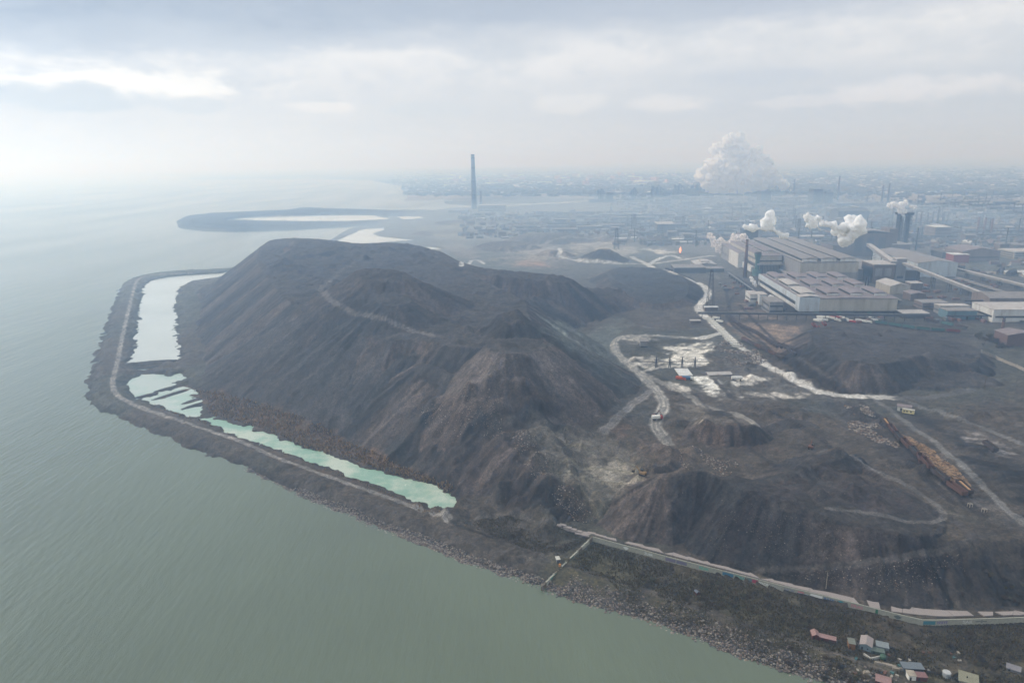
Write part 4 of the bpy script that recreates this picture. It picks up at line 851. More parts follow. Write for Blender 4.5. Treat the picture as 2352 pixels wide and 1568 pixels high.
S('low machine hall left of the tallest chimney',(1030,489),1075,483,40,W_GREY,R_GREY,roof='flat')
S('ruined brick workshop at the right edge under bare trees',q3(1880,350),q3(2100,0)[0],q3(0,275)[1],22,BRICK,R_PINK,zb=8)
# cooling box, brick chimney etc.
def stack(label,base,topv,r0,r1,m,bands=None,name='smokestack',zb=6,cap=None,group=None):
    P=G(*base,zb);h=zof(base[0],topv,P)-zb;t=thing(name,label,'chimney',(P[0],P[1],zb-1),0,group)
    MB().cyl(0,0,0,h+1,r0,r1,16).build('shaft',m,t,True)
    MB().cyl(0,0,h+.6,h+1.8,r1*1.12,r1*1.12,16).build('rim',cap or DKGR,t)
    for f in bands or ():
        MB().cyl(0,0,h*f,h*f+max(1.2,h*.02),r0+(r1-r0)*f+.25,r0+(r1-r0)*f+.25,16).build('ring_walkway',STEEL,t)
    return t
stack('tallest concrete chimney, alone on the shore beyond the heaps',(1089.5,479),355,11.5,7.2,mat('chimney_concrete',(112,112,112),.9,0,.15,.1),(.25,.5,.75,.93))
stack('slender chimney at the foot of the tallest one',(1105,478),440,5,3.6,mat('chimney_concrete',(112,112,112)),(.9,))
stack('tapering red brick chimney in front of the cream wing',q1(325,806),q1(0,530)[1],3.3,1.9,BRICK,(.5,.85))
stack('brick chimney near the right edge beside the ruined workshop',q3(1838,286),q3(0,140)[1],1.9,1.3,BRICK,(.9,),zb=8)
for l,b_,tv,r in (('chimney at the root of the huge steam cloud',q1(679,200),q1(0,95)[1],5),('tallest striped far stack right of the huge steam cloud',q1(997,250),q1(0,70)[1],4.5),('left one of the far twin stacks',q1(1317,262),q1(0,135)[1],4),('right, taller one of the far twin stacks',q1(1362,262),q1(0,124)[1],4.5)):
    stack(l,b_,tv,r,r*.7,mat('far_stack_concrete',(96,92,94)),(.7,.9))
g1=[(1395,400,290,2.6),(1432,395,290,2.6),(1490,420,335,2.4),(1528,430,322,2.4),(1563,430,325,2.4),(1598,432,328,2.6),(1645,435,335,2.6),(1682,438,335,2.6),(1718,440,292,2.8),(1755,440,338,2.6)]
for i,(x,b_,tp,r) in enumerate(g1):stack('one of the thin dark stacks standing in a row behind the twin black tower',q1(x,b_),q1(0,tp)[1],r,r*.8,mat('far_stack_steel',(84,82,88)),group='stacks in the row behind the black tower')
for i,(x,b_,tp) in enumerate(((2010,498,365),(2057,500,372),(2107,506,378))):stack(('left','middle','right')[i]+' one of three russet-topped stacks near the right edge',q1(x,b_),q1(0,tp)[1],2.8,2.2,mat('far_stack_russet',(112,84,84)),(.8,),group='three russet-topped stacks')
stack('lone thin grey stack below the stack row',q1(1565,605),q1(0,445)[1],1.6,1.2,STEEL)
for x in(985,994):
    P=fw(101+(x-985)*.35,60,26);t=thing('exhaust_pipe','one of two thin black exhaust pipes on the pink monitored roof','pipe',P,0,'two roof exhaust pipes');MB().cyl(0,0,0,17,.8,.7,8).build('pipe_shaft',DKGR,t);MB().cyl(0,0,16.8,17.6,1,1,8).build('rim',STEEL,t)
# green gas-cleaning tower
g=G(*q1(410,788),6);t=thing('gas_cleaning_tower','dark green stepped steel tower beside the brick chimney','tower',(g[0],g[1],4),FR)
MB().cyl(0,0,0,12,8,7,14).build('base_drum',GREEN,t);MB().cyl(0,0,12,30,3.6,3.4,14).build('column',GREEN,t);MB().cyl(0,0,30,38,4,6,14).build('head',GREEN,t);MB().cyl(0,0,38,41,6,5,14).build('cap',STEEL,t);MB().box(4,9,-3,3,4,22).build('pipe_bank',STEEL,t)
t=thing('cooling_tower','square dark cooling tower steaming behind the cream wing','tower',fw(78,600,4),FR)
MB().prism([(0,0),(27,0),(27,27),(0,27)],0,46,[(-1.5,-1.5),(28.5,-1.5),(28.5,28.5),(-1.5,28.5)]).build('shell',STEEL,t);MB().box(-2,29,-2,29,46.01,48).build('rim',DKGR,t);MB().box(3,24,-.6,-.1,2,30).build('louvre',DKGR,t)
# black twin tower
g=G(*q1(1420,606),6);t=thing('stripping_tower','tall black twin-legged process tower with ladders and steaming top','tower',(g[0],g[1],4),FR)
for x in(0,17):
    for y in(0,9):MB().cyl(x+3,y+3,0,74,3.2,3.0,12).build('column',mat('black_column',(54,52,58),.6,.2,.5,.6),t)
b=MB()
for z in range(6,74,7):
    b.box(-2,25,-2,-1.4,z,z+.7);b.box(-2,-1.4,-2,14,z,z+.7);b.box(24.4,25,-2,14,z,z+.7)
for i in range(10):
    b.tube((-2,-1.7,6+i*7),(7,-1.7,13+i*7),.35,4);b.tube((25,-1.7,6+i*7),(16,-1.7,13+i*7),.35,4)
b.build('walkways',STEEL,t);MB().prism([(-2,-2),(25,-2),(25,14),(-2,14)],73,78,[(-4,-4),(27,-4),(27,16),(-4,16)]).build('head_deck',DKGR,t);MB().cyl(9.5,6,0,66,2,2,10).build('riser_pipe',PIPE,t);MB().cyl(15,6,0,66,1.6,1.6,10).build('riser_pipe',PIPE,t)
# lattice masts
def mast(label,base,topv,w,arms=2,zb=6,group=None):
    P=G(*base,zb);h=zof(base[0],topv,P)-zb+1;t=thing('lattice_mast',label,'pylon',(P[0],P[1],zb-1),rd.uniform(-.4,.4),group);b=MB()
    th=max(.12,.00035*math.hypot(*P));c=[(-1,-1),(1,-1),(1,1),(-1,1)]
    for a in c:b.tube((a[0]*w/2,a[1]*w/2,0),(a[0]*w*.12,a[1]*w*.12,h),th,4)
    n=9
    for k in range(n):
        z0=h*k/n;z1=h*(k+1)/n;f0=w/2*(1-.76*k/n);f1=w/2*(1-.76*(k+1)/n)
        for i in range(4):
            a=c[i];d=c[(i+1)%4];b.tube((a[0]*f0,a[1]*f0,z0),(d[0]*f1,d[1]*f1,z1),th*.6,4)
    b.build('lattice',STEEL,t)
    for k in range(arms):
        z=h*(.93-.13*k);MB().tube((-w*.8,0,z),(w*.8,0,z),th,4).build('cross_arm',STEEL,t)
mast('lattice mast at the bend of the white road',q1(73,1010),q1(0,742)[1],9,0)
mast('thin lattice mast on the slag yard before the hazy works',qm(1370,895),qm(0,640)[1],10,1)
mast('lattice mast standing farther back left of the dark barn',qm(1580,700),qm(0,480)[1],14,1)
mast('dark forked lattice mast behind the long-monitored hall',q1(712,512),q1(0,375)[1],12,2)
mast('thin mast beyond the rail fan behind the brown smoke',qm(2155,640),qm(0,500)[1],9,2)
# pipe rack bridge across the yard
a=G(*q1(-20,1108),6);b_=G(*q1(1665,1128),6);t=thing('pipe_bridge','long thin pipe bridge crossing the rail yard in front of the halls','pipeline',(a[0],a[1],6),math.atan2(b_[1]-a[1],b_[0]-a[0]))
L=math.hypot(*(b_-a));MB().tube((0,0,8),(L,0,8),.6,6).build('pipe',DKGR,t);MB().tube((0,.9,9.1),(L,.9,9.1),.45,6).build('pipe',PIPE,t);MB().beam((0,.4,7),(L,.4,7),2,.4).build('deck',STEEL,t)
for i in range(24):
    x=L*(i+.5)/24;MB().tube((x,-.6,-3),(x,0,7),.28,4).tube((x,1.6,-3),(x,.8,7),.28,4).build('support',STEEL,t)
# overhead pipe with pylons in the middle yard
ends=hit([q5(-30,112),q5(1075,112)]);a,b_=ends;L=math.hypot(b_[0]-a[0],b_[1]-a[1]);t=thing('pipe_bridge','straight overhead line on four dark posts behind the white-roofed yard building','pipeline',(a[0],a[1],a[2]),math.atan2(b_[1]-a[1],b_[0]-a[0]))
MB().tube((0,0,6),(L,0,6+b_[2]-a[2]),.35,6).build('pipe',DKGR,t)
for px in(325,515,690,870):
    x=L*(px+30)/1105;MB().tube((x-1,0,-2),(x,0,11),.4,4).tube((x+1,0,-2),(x,0,11),.4,4).tube((x-2,0,8),(x+2,0,8),.3,4).build('post',STEEL,t)

# rooftop fans and ducts on the halls
for x,y,z,r in [(20+q%4*28+rd.uniform(-4,4),60+q//4*60+rd.uniform(-3,3),26.5-3,1.2) for q in range(12)]:
    P=fw(x,y,z);t=thing('roof_vent','small dark vent on the roof of the twelve-monitor hall','vent',P,0,'vents on the twelve-monitor hall roof');MB().cyl(0,0,-2,2.2,.9,.9,8).build('vent_pipe',STEEL,t);MB().cyl(0,0,2.21,3,1.5,.4,8).build('cowl',DKGR,t)
for k,(a_,b_) in enumerate(((( -14,10),(-14,260)),((-20,40),(-20,300)),((122,-6),(122,200)),((150,60),(150,210)),((160,-30),(330,-30)),((250,20),(420,20)),((230,60),(420,66)))):
    A_=fw(*a_,6);B_=fw(*b_,6);L=math.hypot(B_[0]-A_[0],B_[1]-A_[1]);t=thing('duct_line',('thick duct on low trestles beside the pale side of the twelve-monitor hall','thinner duct running outside the thick one','duct along the right side of the twelve-monitor hall','short duct behind the arched-roof store','duct in front of the blue-green shed','duct under the long conveyor gallery','duct among the conveyor legs')[k],'pipeline',A_,math.atan2(B_[1]-A_[1],B_[0]-A_[0]))
    MB().tube((0,0,5.2),(L,0,5.2),.9,8).build('duct',PIPE if k%2 else STEEL,t);MB().tube((0,1.6,4.8),(L,1.6,4.8),.4,6).build('small_pipe',DKGR,t)
    for q in range(int(L/16)):MB().box(q*16+7.6,q*16+8,-.8,2,-2,4.3).build('trestle',STEEL,t)
cp=thing('container','drab container standing about the works yard','container',(0,0,0),0,'containers about the works yard');MB().box(-3,3,-1.2,1.2,0,2.6).build('body',mat('drab_container',(92,96,98),.7,0,.3,1),cp);MB().box(3.01,3.1,-1.1,1.1,.1,2.5).build('door',STEEL,cp)
cq=thing('container','drab container standing about the works yard','container',(0,0,0),0,'containers about the works yard');MB().box(-3,3,-1.2,1.2,0,2.6).build('body',mat('rust_container',(112,84,74),.7,0,.3,1),cq);MB().box(3.01,3.1,-1.1,1.1,.1,2.5).build('door',STEEL,cq)
for q in range(90):
    o=(cp,cq)[q] if q<2 else copy_tree(rd.choice((cp,cq)));x,y=rd.choice(((rd.uniform(-60,-24),rd.uniform(0,240)),(rd.uniform(122,320),rd.uniform(-40,120)),(rd.uniform(20,260),rd.uniform(-46,-24)),(rd.uniform(215,420),rd.uniform(80,240))))
    o.location=fw(x,y,6.1);o.rotation_euler=(0,0,rd.choice((FR,FR+1.57,.3)));o.scale=(rd.uniform(.8,1.8),rd.uniform(.9,1.6),rd.uniform(.8,1.5))
# ------------------------------------------------------------------ far works
def furnace(label,u0,u1,vb,vt,style):
    P=G((u0+u1)/2,vb,6);D=math.hypot(*P);w=(u1-u0)/FL*D*1.02;h=zof((u0+u1)/2,vt,P)-6
    t=thing('blast_furnace',label,'furnace',(P[0],P[1],4),-.3)
    f=mat('far_furnace_steel',(80,84,92),.8,.1,.3,.1)
    MB().cyl(0,0,0,h*.55,w*.20,w*.15,12).cyl(0,0,h*.55,h*.8,w*.15,w*.1,12).build('furnace_shell',f,t)
    b=MB()
    for x in(-.3,.3):
        for y in(-.25,.25):b.box(x*w-1.5,x*w+1.5,y*w-1.5,y*w+1.5,0,h*.82)
    for z in(.3,.5,.66,.8):b.box(-.34*w,.34*w,-.28*w,.28*w,h*z,h*z+1.6)
    b.build('frame',f,t)
    if style!=1:MB().box(-.5*w,-.3*w,-8,8,h*.5,h*.93).build('top_house',f,t)
    MB().beam((-w*1.1,0,3),(0,0,h*.86),5,4).build('skip_bridge',f,t)
    for k,x in enumerate((.62,.8,.98,1.14)):MB().cyl(x*w,0,0,h*(.42+.05*(k%2)),w*.075,w*.075,10).cyl(x*w,0,h*(.42+.05*(k%2)),h*(.47+.05*(k%2)),w*.075,w*.02,10).build('stove',f,t,True)
    MB().tube((0,0,h*.8),(w*.1,0,h),2.2,6).tube((w*.1,0,h),(w*.62,0,h*.6),2,6).build('gas_pipe',f,t)
    MB().box(-1.6*w,1.9*w,-14,20,0,h*.2).build('cast_house',f,t)
    return t
for lab,a,b_,c,d,s_ in (('leftmost hazy furnace, alone at the end of the river',1372,1388,463,433,0),('second hazy furnace from the left with a single mast',1447,1462,461,430,1),('broad-topped hazy furnace in the middle of the furnace line',1497,1521,453,424,0),('hazy furnace left of the huge steam cloud, second from the right',1549,1568,447,421,0),('rightmost hazy furnace, nearest the huge steam cloud',1588,1613,446,419,2)):furnace(lab,a,b_,c,d,s_)
mast('thin mast between two far furnaces',(1496,470),434,9,1,group=None)
S('low dark stove block right of the leftmost furnace',(1393,464),1408,443,40,W_DARK,R_DARK,roof='flat')
S('square hazy bunker right of the huge steam cloud',(1747,463),1770,441,60,W_DARK,R_DARK,roof='flat')
S('tall hazy coke screening block with a sloping conveyor',(1867,466),1888,435,60,W_DARK,R_DARK,roof='flat')
S('lower hazy screening block beside the tall one',(1893,467),1912,442,60,W_DARK,R_DARK,roof='flat')
S('boxy cooling tower far behind the stack row, left of two',(2086,470),2094,460,30,W_DARK,R_DARK,roof='flat');S('boxy cooling tower far behind the stack row, right of two',(2114,473),2121,461,26,W_DARK,R_DARK,roof='flat')
gallery('inclined conveyor on the far coke screening blocks',P3(900,170,60),P3(1000,235,12),9,6,(.3,.7),R_GREY)
g=G(*q1(1940,300),6);g2=G(*q1(2095,296),6);t=thing('gantry_crane','long gantry crane far right behind the stacks','crane',(g[0],g[1],4),math.atan2(g2[1]-g[1],g2[0]-g[0]));L=math.hypot(*(g2-g))
MB().box(0,L,-3,3,22,26).build('girder',STEEL,t)
for x in(0,L*.5,L-4):MB().tube((x-4,-8,0),(x,0,23),1.2,4).tube((x+4,8,0),(x,0,23),1.2,4).build('leg',STEEL,t)
MB().tube((L*.35,0,26),(L*.35,0,36),1.2,4).tube((L,0,26),(L*1.06,0,36),1.2,4).build('boom',STEEL,t)
# flare
g=G(1562,585,6);t=thing('gas_flare','small orange flame standing beside the upper white road','flame',(g[0],g[1],6),0)
m,nt,b,_=newmat('flame');b.inputs['Base Color'].default_value=(.9,.25,.08,1);b.inputs['Emission Color'].default_value=(1,.36,.2,1);b.inputs['Emission Strength'].default_value=1.8
MB().cyl(0,0,4,8,1.0,2.4,10).cyl(0,0,8,12,2.4,1.8,10).cyl(.4,0,12,16,1.8,.3,10).build('flame',m,t,True);MB().cyl(0,0,-2,4,1.2,1.2,8).build('burner',STEEL,t)
# hazy clutter: sheds, tanks, pipe racks of the works plain
def poly_ok(u,v):
    return True
protos={}
for k,(w_,d_,h_,wm,rm) in enumerate(((44,16,9,W_GREY,R_DARK),(30,14,7,W_PINK,R_GREY),(70,20,12,W_DARK,R_GREY),(22,20,15,W_BROWN,R_GREY),(32,12,5,W_CREAM,W_WHITE),(96,14,7,W_DARK,R_DARK))):
    t=thing('works_building','low works building among many in the hazy plain','building',(0,0,0),0,'low buildings of the hazy works plain');MB().box(-w_/2,w_/2,-d_/2,d_/2,-2,h_).build('wall',wm,t);MB().gable(-w_/2,w_/2,-d_/2,d_/2,h_+.02,2,axis='x').build('roof',rm,t);b=MB()
    b.box(-w_/2+1,w_/2-1,-d_/2-.15,-d_/2-.01,h_*.45,h_*.7).build('window_strip',GLZ,t);protos[k]=(t,max(w_,d_)/2)
occ=[]
for o in list(COL.objects):
    if o.type=='EMPTY' and o.location.y>600 and o.get('category') in('factory','shed','building','tower','warehouse','office','conveyor','chimney'):
        r=8
        for ch in o.children:
            if ch.type=='MESH' and len(ch.data.vertices):
                co_=np.empty(len(ch.data.vertices)*3);ch.data.vertices.foreach_get('co',co_);co_=co_.reshape(-1,3)
                for q_ in (co_.min(0),co_.max(0),co_.mean(0)):
                    pass
                mn=co_.min(0);mx=co_.max(0)
                n_=max(1,int(max(mx[0]-mn[0],mx[1]-mn[1])/25))
                for a in range(n_+1):
                    for c_ in range(n_+1):
                        x=mn[0]+(mx[0]-mn[0])*a/n_;y=mn[1]+(mx[1]-mn[1])*c_/n_
                        if n_>8 and (mx[2]-mn[2])<4:continue
                        ca,sa=math.cos(o.rotation_euler.z),math.sin(o.rotation_euler.z)
                        occ.append((o.location.x+x*ca-y*sa,o.location.y+x*sa+y*ca,14))
occ_np=np.array(occ)
used=set();cnt=0;tries=0
cand=[]
while len(cand)<2600:
    u=rd.uniform(1395,2480) if rd.random()<.75 else rd.uniform(1060,1640);v=rd.uniform(446,640);
    if u<1395 and (v<492 or v>545):continue
    if v>560 and u<2140:continue
    if v>600 and u<2300:continue
    if u<1640 and v>560:continue
    cand.append((u,v))
CH=G_=np.array([G(u,v,6) for u,v in cand]);placed=[]
rows_dir=[FR,FR,FR+math.pi/2,-.12]
for (u,v),P in zip(cand,CH):
    if cnt>=290:break
    k=rd.choice([0,1,2,3,4,5,0,2,5]) if v<540 else rd.choice([0,1,3,4,4])
    r=protos[k][1]
    if ((occ_np[:,0]-P[0])**2+(occ_np[:,1]-P[1])**2<(r+occ_np[:,2]+6)**2).any():continue
    if any((p[0]-P[0])**2+(p[1]-P[1])**2<(r+p[2])**2*.8 for p in placed):continue
    placed.append((P[0],P[1],r))
    src=protos[k][0];o=src if k not in used else copy_tree(src)
    used.add(k);o.location=(P[0],P[1],5);o.rotation_euler=(0,0,rd.choice(rows_dir));cnt+=1
for k in protos:
    if k not in used:
        for ch in protos[k][0].children:bpy.data.objects.remove(ch)
        bpy.data.objects.remove(protos[k][0])
# long dark pipe racks and bright rails drawn across the plain
pr=thing('pipe_rack','long pipe rack on trestles crossing the hazy plain','pipeline',(0,0,0),0,'pipe racks of the hazy works plain')
b=MB().box(-150,150,-2,2,9,11);
b.build('pipes',DKGR,pr);
for i in range(7):MB().box(-141+i*46,-139+i*46,-1.5,1.5,-3,9).build('support',STEEL,pr)
for i in range(100):
    o=pr if i==0 else copy_tree(pr);u=rd.uniform(1420,2450) if rd.random()<.8 else rd.uniform(1200,1600);v=rd.uniform(452,560) if u>1420 else rd.uniform(490,530);P=G(u,v,6);o.location=(P[0],P[1],5);o.rotation_euler=(0,0,rd.choice([-.12,FR,-.2,.1,.35,-.5]));s_=rd.uniform(.3,1.0);o.scale=(s_,1,rd.uniform(.7,1.3))
# thin small stacks
ps=thing('smokestack','thin short stack among many in the hazy plain','chimney',(0,0,0),0,'thin stacks of the hazy works plain');MB().cyl(0,0,0,38,1.6,1.1,8).build('shaft',STEEL,ps);MB().cyl(0,0,37.5,38.6,1.4,1.4,8).build('rim',DKGR,ps)
for i in range(120):
    o=ps if i==0 else copy_tree(ps);u=rd.uniform(1400,2400);v=rd.uniform(450,570);P=G(u,v,6);o.location=(P[0],P[1],5);o.scale=(1,1,rd.uniform(.35,1.2))
# ------------------------------------------------------------------ the town beyond
pal=[mat('town_wall_cream',(206,196,178)),mat('town_wall_white',(226,224,218)),mat('town_wall_pink',(196,160,146)),mat('town_wall_grey',(150,150,150))];rp=[mat('town_roof_grey',(150,150,152)),mat('town_roof_rust',(156,110,92)),mat('town_roof_white',(225,225,225)),mat('town_roof_dark',(92,92,96))]
hs=[]
for k in range(8):
    big=k>=5;w_,d_,h_=((14,10,4.5),(11,11,5),(18,9,4),(12,9,6),(22,12,5),(70,14,17),(46,14,27),(90,16,15))[k]
    t=thing('town_block' if big else 'house',('pale apartment slab in the hazy town' if big else 'small pale house in the hazy town'),'building' if big else 'house',(0,0,0),0,'apartment slabs of the hazy town' if big else 'houses of the hazy town')
    MB().gwall(-w_/2,w_/2,-d_/2,d_/2,-4,h_,0 if big else 2.2,'x').build('wall',pal[k%4],t)
    (MB().box(-w_/2-.4,w_/2+.4,-d_/2-.4,d_/2+.4,h_+.01,h_+1) if big else MB().gable(-w_/2,w_/2,-d_/2,d_/2,h_+.02,2.4,axis='x')).build('roof',rp[(0,2,1,3,2,0,2,0)[k]],t);hs.append(t)
pts=[]
while len(pts)<230:pts.append((rd.uniform(1960,2440),rd.triangular(420,446,444),rd.choice([0,1,2,3,4])))
while len(pts)<290:pts.append((rd.uniform(1000,1600),rd.uniform(404,440),rd.choice([0,2,4])))
while len(pts)<420:pts.append((rd.uniform(930,1560),rd.triangular(396,436,412),rd.choice([5,6,7])))
seen=set()
Pt=np.array([G(u,v,12) for u,v,_ in pts]);Zt=terrain(Pt[:,0],Pt[:,1])
for (u,v,k),P,z in zip(pts,Pt,Zt):
    if z<2:continue
    o=hs[k] if k not in seen else copy_tree(hs[k]);seen.add(k);s_=rd.uniform(.8,1.5)
    o.location=(P[0],P[1],z);o.rotation_euler=(0,0,rd.uniform(0,3.14));o.scale=(s_,s_,s_)
def scatter(name,label,cat,region,n,size,m,z=12,shape='house',kind='stuff'):
    P=np.array([G(*region(),z) for _ in range(n)]);Z=terrain(P[:,0],P[:,1]);b=MB()
    for p,zz in zip(P,Z):
        if zz<1.5:continue
        w_,d_,h_=(rd.uniform(*s) for s in size);a=rd.uniform(0,3.14);c,s=math.cos(a),math.sin(a)
        q=[(p[0]+x*c-y*s,p[1]+x*s+y*c) for x,y in((-w_,-d_),(w_,-d_),(w_,d_),(-w_,d_))]
        r=[(p[0]+x*c-y*s,p[1]+x*s+y*c) for x,y in((-w_,-.1),(w_,-.1),(w_,.1),(-w_,.1))]
        b.prism(q,zz-3,zz+h_);b.prism(q,zz+h_,zz+h_*1.5,r)
    o=b.build(name,m);return tag(o,label,cat,kind=kind)
def varmat(name,cols,scale=.01,rough=.8):
    m,nt,b,_=newmat(name);g=N(nt,'NewGeometry');wn=nt.nodes.new('ShaderNodeValToRGB');nt.links.new(g.outputs['Random Per Island'],wn.inputs[0]);e=wn.color_ramp.elements;wn.color_ramp.interpolation='CONSTANT'
    while len(e)<len(cols):e.new(.5)
    for i,c in enumerate(cols):e[i].position=i/len(cols);e[i].color=(*s2l(c),1)
    nt.links.new(wn.outputs[0],b.inputs['Base Color']);b.inputs['Roughness'].default_value=rough;return m
TOWN=varmat('town_mixed',[(190,182,170),(150,128,118),(120,120,124),(216,212,204),(100,96,94),(170,160,146),(136,108,96),(140,138,136)])
scatter('far_town','far crowd of roofs spread along the horizon land','town',lambda:(rd.uniform(900,2500),rd.triangular(384,446,425)),5200,((6,22),(5,9),(4,9)),TOWN)
WKM=varmat('works_clutter_mixed',[(92,88,88),(70,70,74),(112,100,94),(130,128,124),(60,60,64),(104,84,78),(84,88,92),(150,146,140),(66,62,62)])
def wr():
    while True:
        u=rd.uniform(1060,2480);v=rd.triangular(447,640,500)
        if v>575 and u<2150:continue
        if u<1400 and (v<488 or v>548):continue
        if u<1640 and v>565:continue
        P=G(u,v,6)
        if ((occ_np[:,0]-P[0])**2+(occ_np[:,1]-P[1])**2<(occ_np[:,2]+6)**2).any():continue
        return u,v
scatter('works_clutter','crowded low roofs, tanks and pipework filling the hazy works plain','works clutter',wr,2600,((2,13),(1.2,4),(1.5,8)),WKM,z=6)
TREEM=varmat('far_tree_mass',[(70,72,66),(84,80,70),(60,62,58),(92,86,76)])
scatter('far_woods','grey leafless tree belts between the far roofs','trees',lambda:(rd.uniform(900,2500),rd.triangular(386,450,440)),5000,((8,30),(6,16),(5,11)),TREEM)
# ------------------------------------------------------------------ railway wagons
def wagon_proto(label,bm_,load=None,L=13.0,name='railway_wagon'):
    t=thing(name,label,'wagon')
    b=MB().box(0,L,-1.5,-1.35,1.2,3.4).box(0,L,1.35,1.5,1.2,3.4).box(0,.15,-1.34,1.34,1.2,3.4).box(L-.15,L,-1.34,1.34,1.2,3.4).box(.16,L-.16,-1.34,1.34,1.15,1.4)
    for i in range(8):b.box(.6+i*1.65,.8+i*1.65,-1.62,-1.51,1.2,3.3).box(.6+i*1.65,.8+i*1.65,1.51,1.62,1.2,3.3)
    b.box(-.05,L+.05,-1.64,-1.3,3.4,3.55).box(-.05,L+.05,1.3,1.64,3.4,3.55)
    b.build('body',bm_,t)
    if load:MB().prism([(.3,-1.2),(L-.3,-1.2),(L-.3,1.2),(.3,1.2)],1.5,3.1,[(1.2,-.5),(L-1.2,-.5),(L-1.2,.5),(1.2,.5)]).build('load',load,t)
    MB().box(-.6,L+.6,-.4,.4,.85,1.14).build('underframe',DKGR,t)
    for x in(1.2,L-3.2):
        bo=MB().box(x,x+2,-1.1,1.1,.45,.8).build('bogie',DKGR,t);w=MB()
        for y in(-.85,.85):
            for xx in(x+.3,x+1.7):w.tube((xx,y-.08,.42),(xx,y+.08,.42),.42,10)
        w.build('wheelset',STEEL,bo)
    return t
WP={}
def train(px,n,kinds,labels,group,q,L=13.0):
    P=hit([q(*p) for p in px]);C2=P[:,:2]
    seg=np.hypot(*(C2[1:]-C2[:-1]).T);cum=np.concatenate([[0],np.cumsum(seg)]);tot=cum[-1];n=min(n,int(tot/(L+.8)))
    for i in range(n):
        s0=i*(tot)/n;s1=s0+L
        def at(s):
            k=min(len(seg)-1,np.searchsorted(cum,s,side='right')-1);k=max(k,0);f=(s-cum[k])/seg[k];return C2[k]+(C2[k+1]-C2[k])*f
        a=at(s0);b_=at(min(s1,tot));z=terrain([a[0],b_[0]],[a[1],b_[1]]).max()
        kd=kinds[i%len(kinds)];key=(kd,group)
        if kd not in WP:WP[kd]=o=wagon_proto('',*WK[kd])
        else:o=copy_tree(WP[kd])
        o['label']=labels[i%len(labels)];o['group']=group;o.location=(a[0],a[1],z+.25);o.rotation_euler=(0,0,math.atan2(b_[1]-a[1],b_[0]-a[0]))
COAL=mat('coal_load',(40,40,42));PLANK=mat('timber_load',(168,132,92),.9,0,.3,3)
WK={'dark':(mat('wagon_dark',(70,60,58),.8,.1,.3,1),COAL),'empty':(mat('wagon_rust',(92,66,58),.8,.1,.3,1),None),'wood':(mat('wagon_dark',(70,60,58)),PLANK),'teal':(TEAL,COAL),'red':(mat('wagon_red',(120,56,50),.8,0,.3,1),COAL),'orange':(mat('wagon_rust',(92,66,58)),mat('ochre_load',(186,116,70)))}
train([(366,405),(600,625),(790,795),(900,900),(1000,1000),(1110,1100),(1230,1195),(1400,1320)],10,['wood','empty','dark','empty','dark','empty','empty','dark','empty','empty'],['open rusty wagon in the long string beside the yellow timber spill'],'long string of open wagons beside the timber spill',q6)
train([(810,735),(945,825)],1,['dark'],['single short dark wagon standing on the timber spill itself'],'wagon on the timber spill',q6)
train([(1290,1150),(1420,1250),(1560,1370)],3,['wood','empty','empty'],['low wagon on the second siding past the end of the timber spill'],'short string past the timber spill',q6)
train([(1620,650),(1780,760),(1930,860)],4,['dark','empty','orange'],['wagon at the right edge in a short string with an ochre load'],'short string by the coal yard',q6)
train([(850,187),(1000,205),(1200,237),(1400,252),(1530,262)],16,['teal','teal','teal','teal','teal','red','red','teal','teal','dark','dark','teal','red'],['one wagon of the curved teal and red train below the halls'],'curved teal and red train',q3)
train([(1250,172),(1400,198),(1590,238)],10,['dark','teal','dark'],['one wagon of the dark string behind the curved train'],'dark string behind the curved train',q3)
train([(1790,200),(1950,285),(2140,382)],11,['empty','dark'],['one wagon of the rusty string along the white road'],'rusty string along the white road',q2)
train([(1690,38),(1780,95),(1900,150),(2080,265),(2240,352)],14,['dark'],['one wagon of the black string beside the brown field'],'black string beside the brown field',q2)
train([(360,200),(480,212)],3,['red'],['dull red wagon standing alone below the machine row'],'red wagons below the machine row',q3)
# ------------------------------------------------------------------ road vehicles and yard machines
def truck(label,cabm,boxm,P,rz,L=7,kind='truck',group=None):
    t=thing(kind,label,'truck',(P[0],P[1],P[2]+.05),rz,group)
    MB().prism([(L-2,-1.15),(L,-1.15),(L,1.15),(L-2,1.15)],.7,2.9,[(L-2,-1.1),(L-.35,-1.1),(L-.35,1.1),(L-2,1.1)]).build('cab',cabm,t)
    MB().box(L-.34,L-.2,-.95,.95,1.8,2.6).build('windscreen',GLZ,t);MB().box(0,L-2.2,-1.25,1.25,1.1,3.1).build('cargo_box',boxm,t);MB().box(0,L-.3,-.5,.5,.6,1.05).build('chassis',DKGR,t)
    for x in(1,2.1,L-1.2):
        for y in(-1.1,1.1):MB().tube((x,y-.15,.5),(x,y+.15,.5),.5,10).build('wheel',TYRE,t)
    return t
def H1(p):return hit([p])[0]
truck('bright orange lorry beside the white-roofed yard building',ORNG,ORNG,H1(q5(600,275)),-.5,9)
truck('white and blue lorry parked right of the orange one',WHITE,BLUEP,H1(q5(690,275)),-.25,9)
truck('white tipper lorry beside the curving clay road on the dump slope',REDP,WHITE,H1(q5(262,850)),.1,8)
truck('small dark lorry on the far stretch of white road',DKGR,DKGR,H1((1529,619)),-.9,8)
truck('second dark lorry close behind on the far stretch of white road',DKGR,DKGR,H1((1536,622)),-.9,8)
truck('white lorry on the road by the railway fan',WHITE,WHITE,H1(q2(1590,28)),2.3,9);truck('white lorry behind another beside the rusty wagon string',WHITE,WHITE,H1(q2(1620,58)),2.3,9)
tp=None
cols=[('red',REDP),('white',WHITE),('grey',PIPE)]
pr_={}
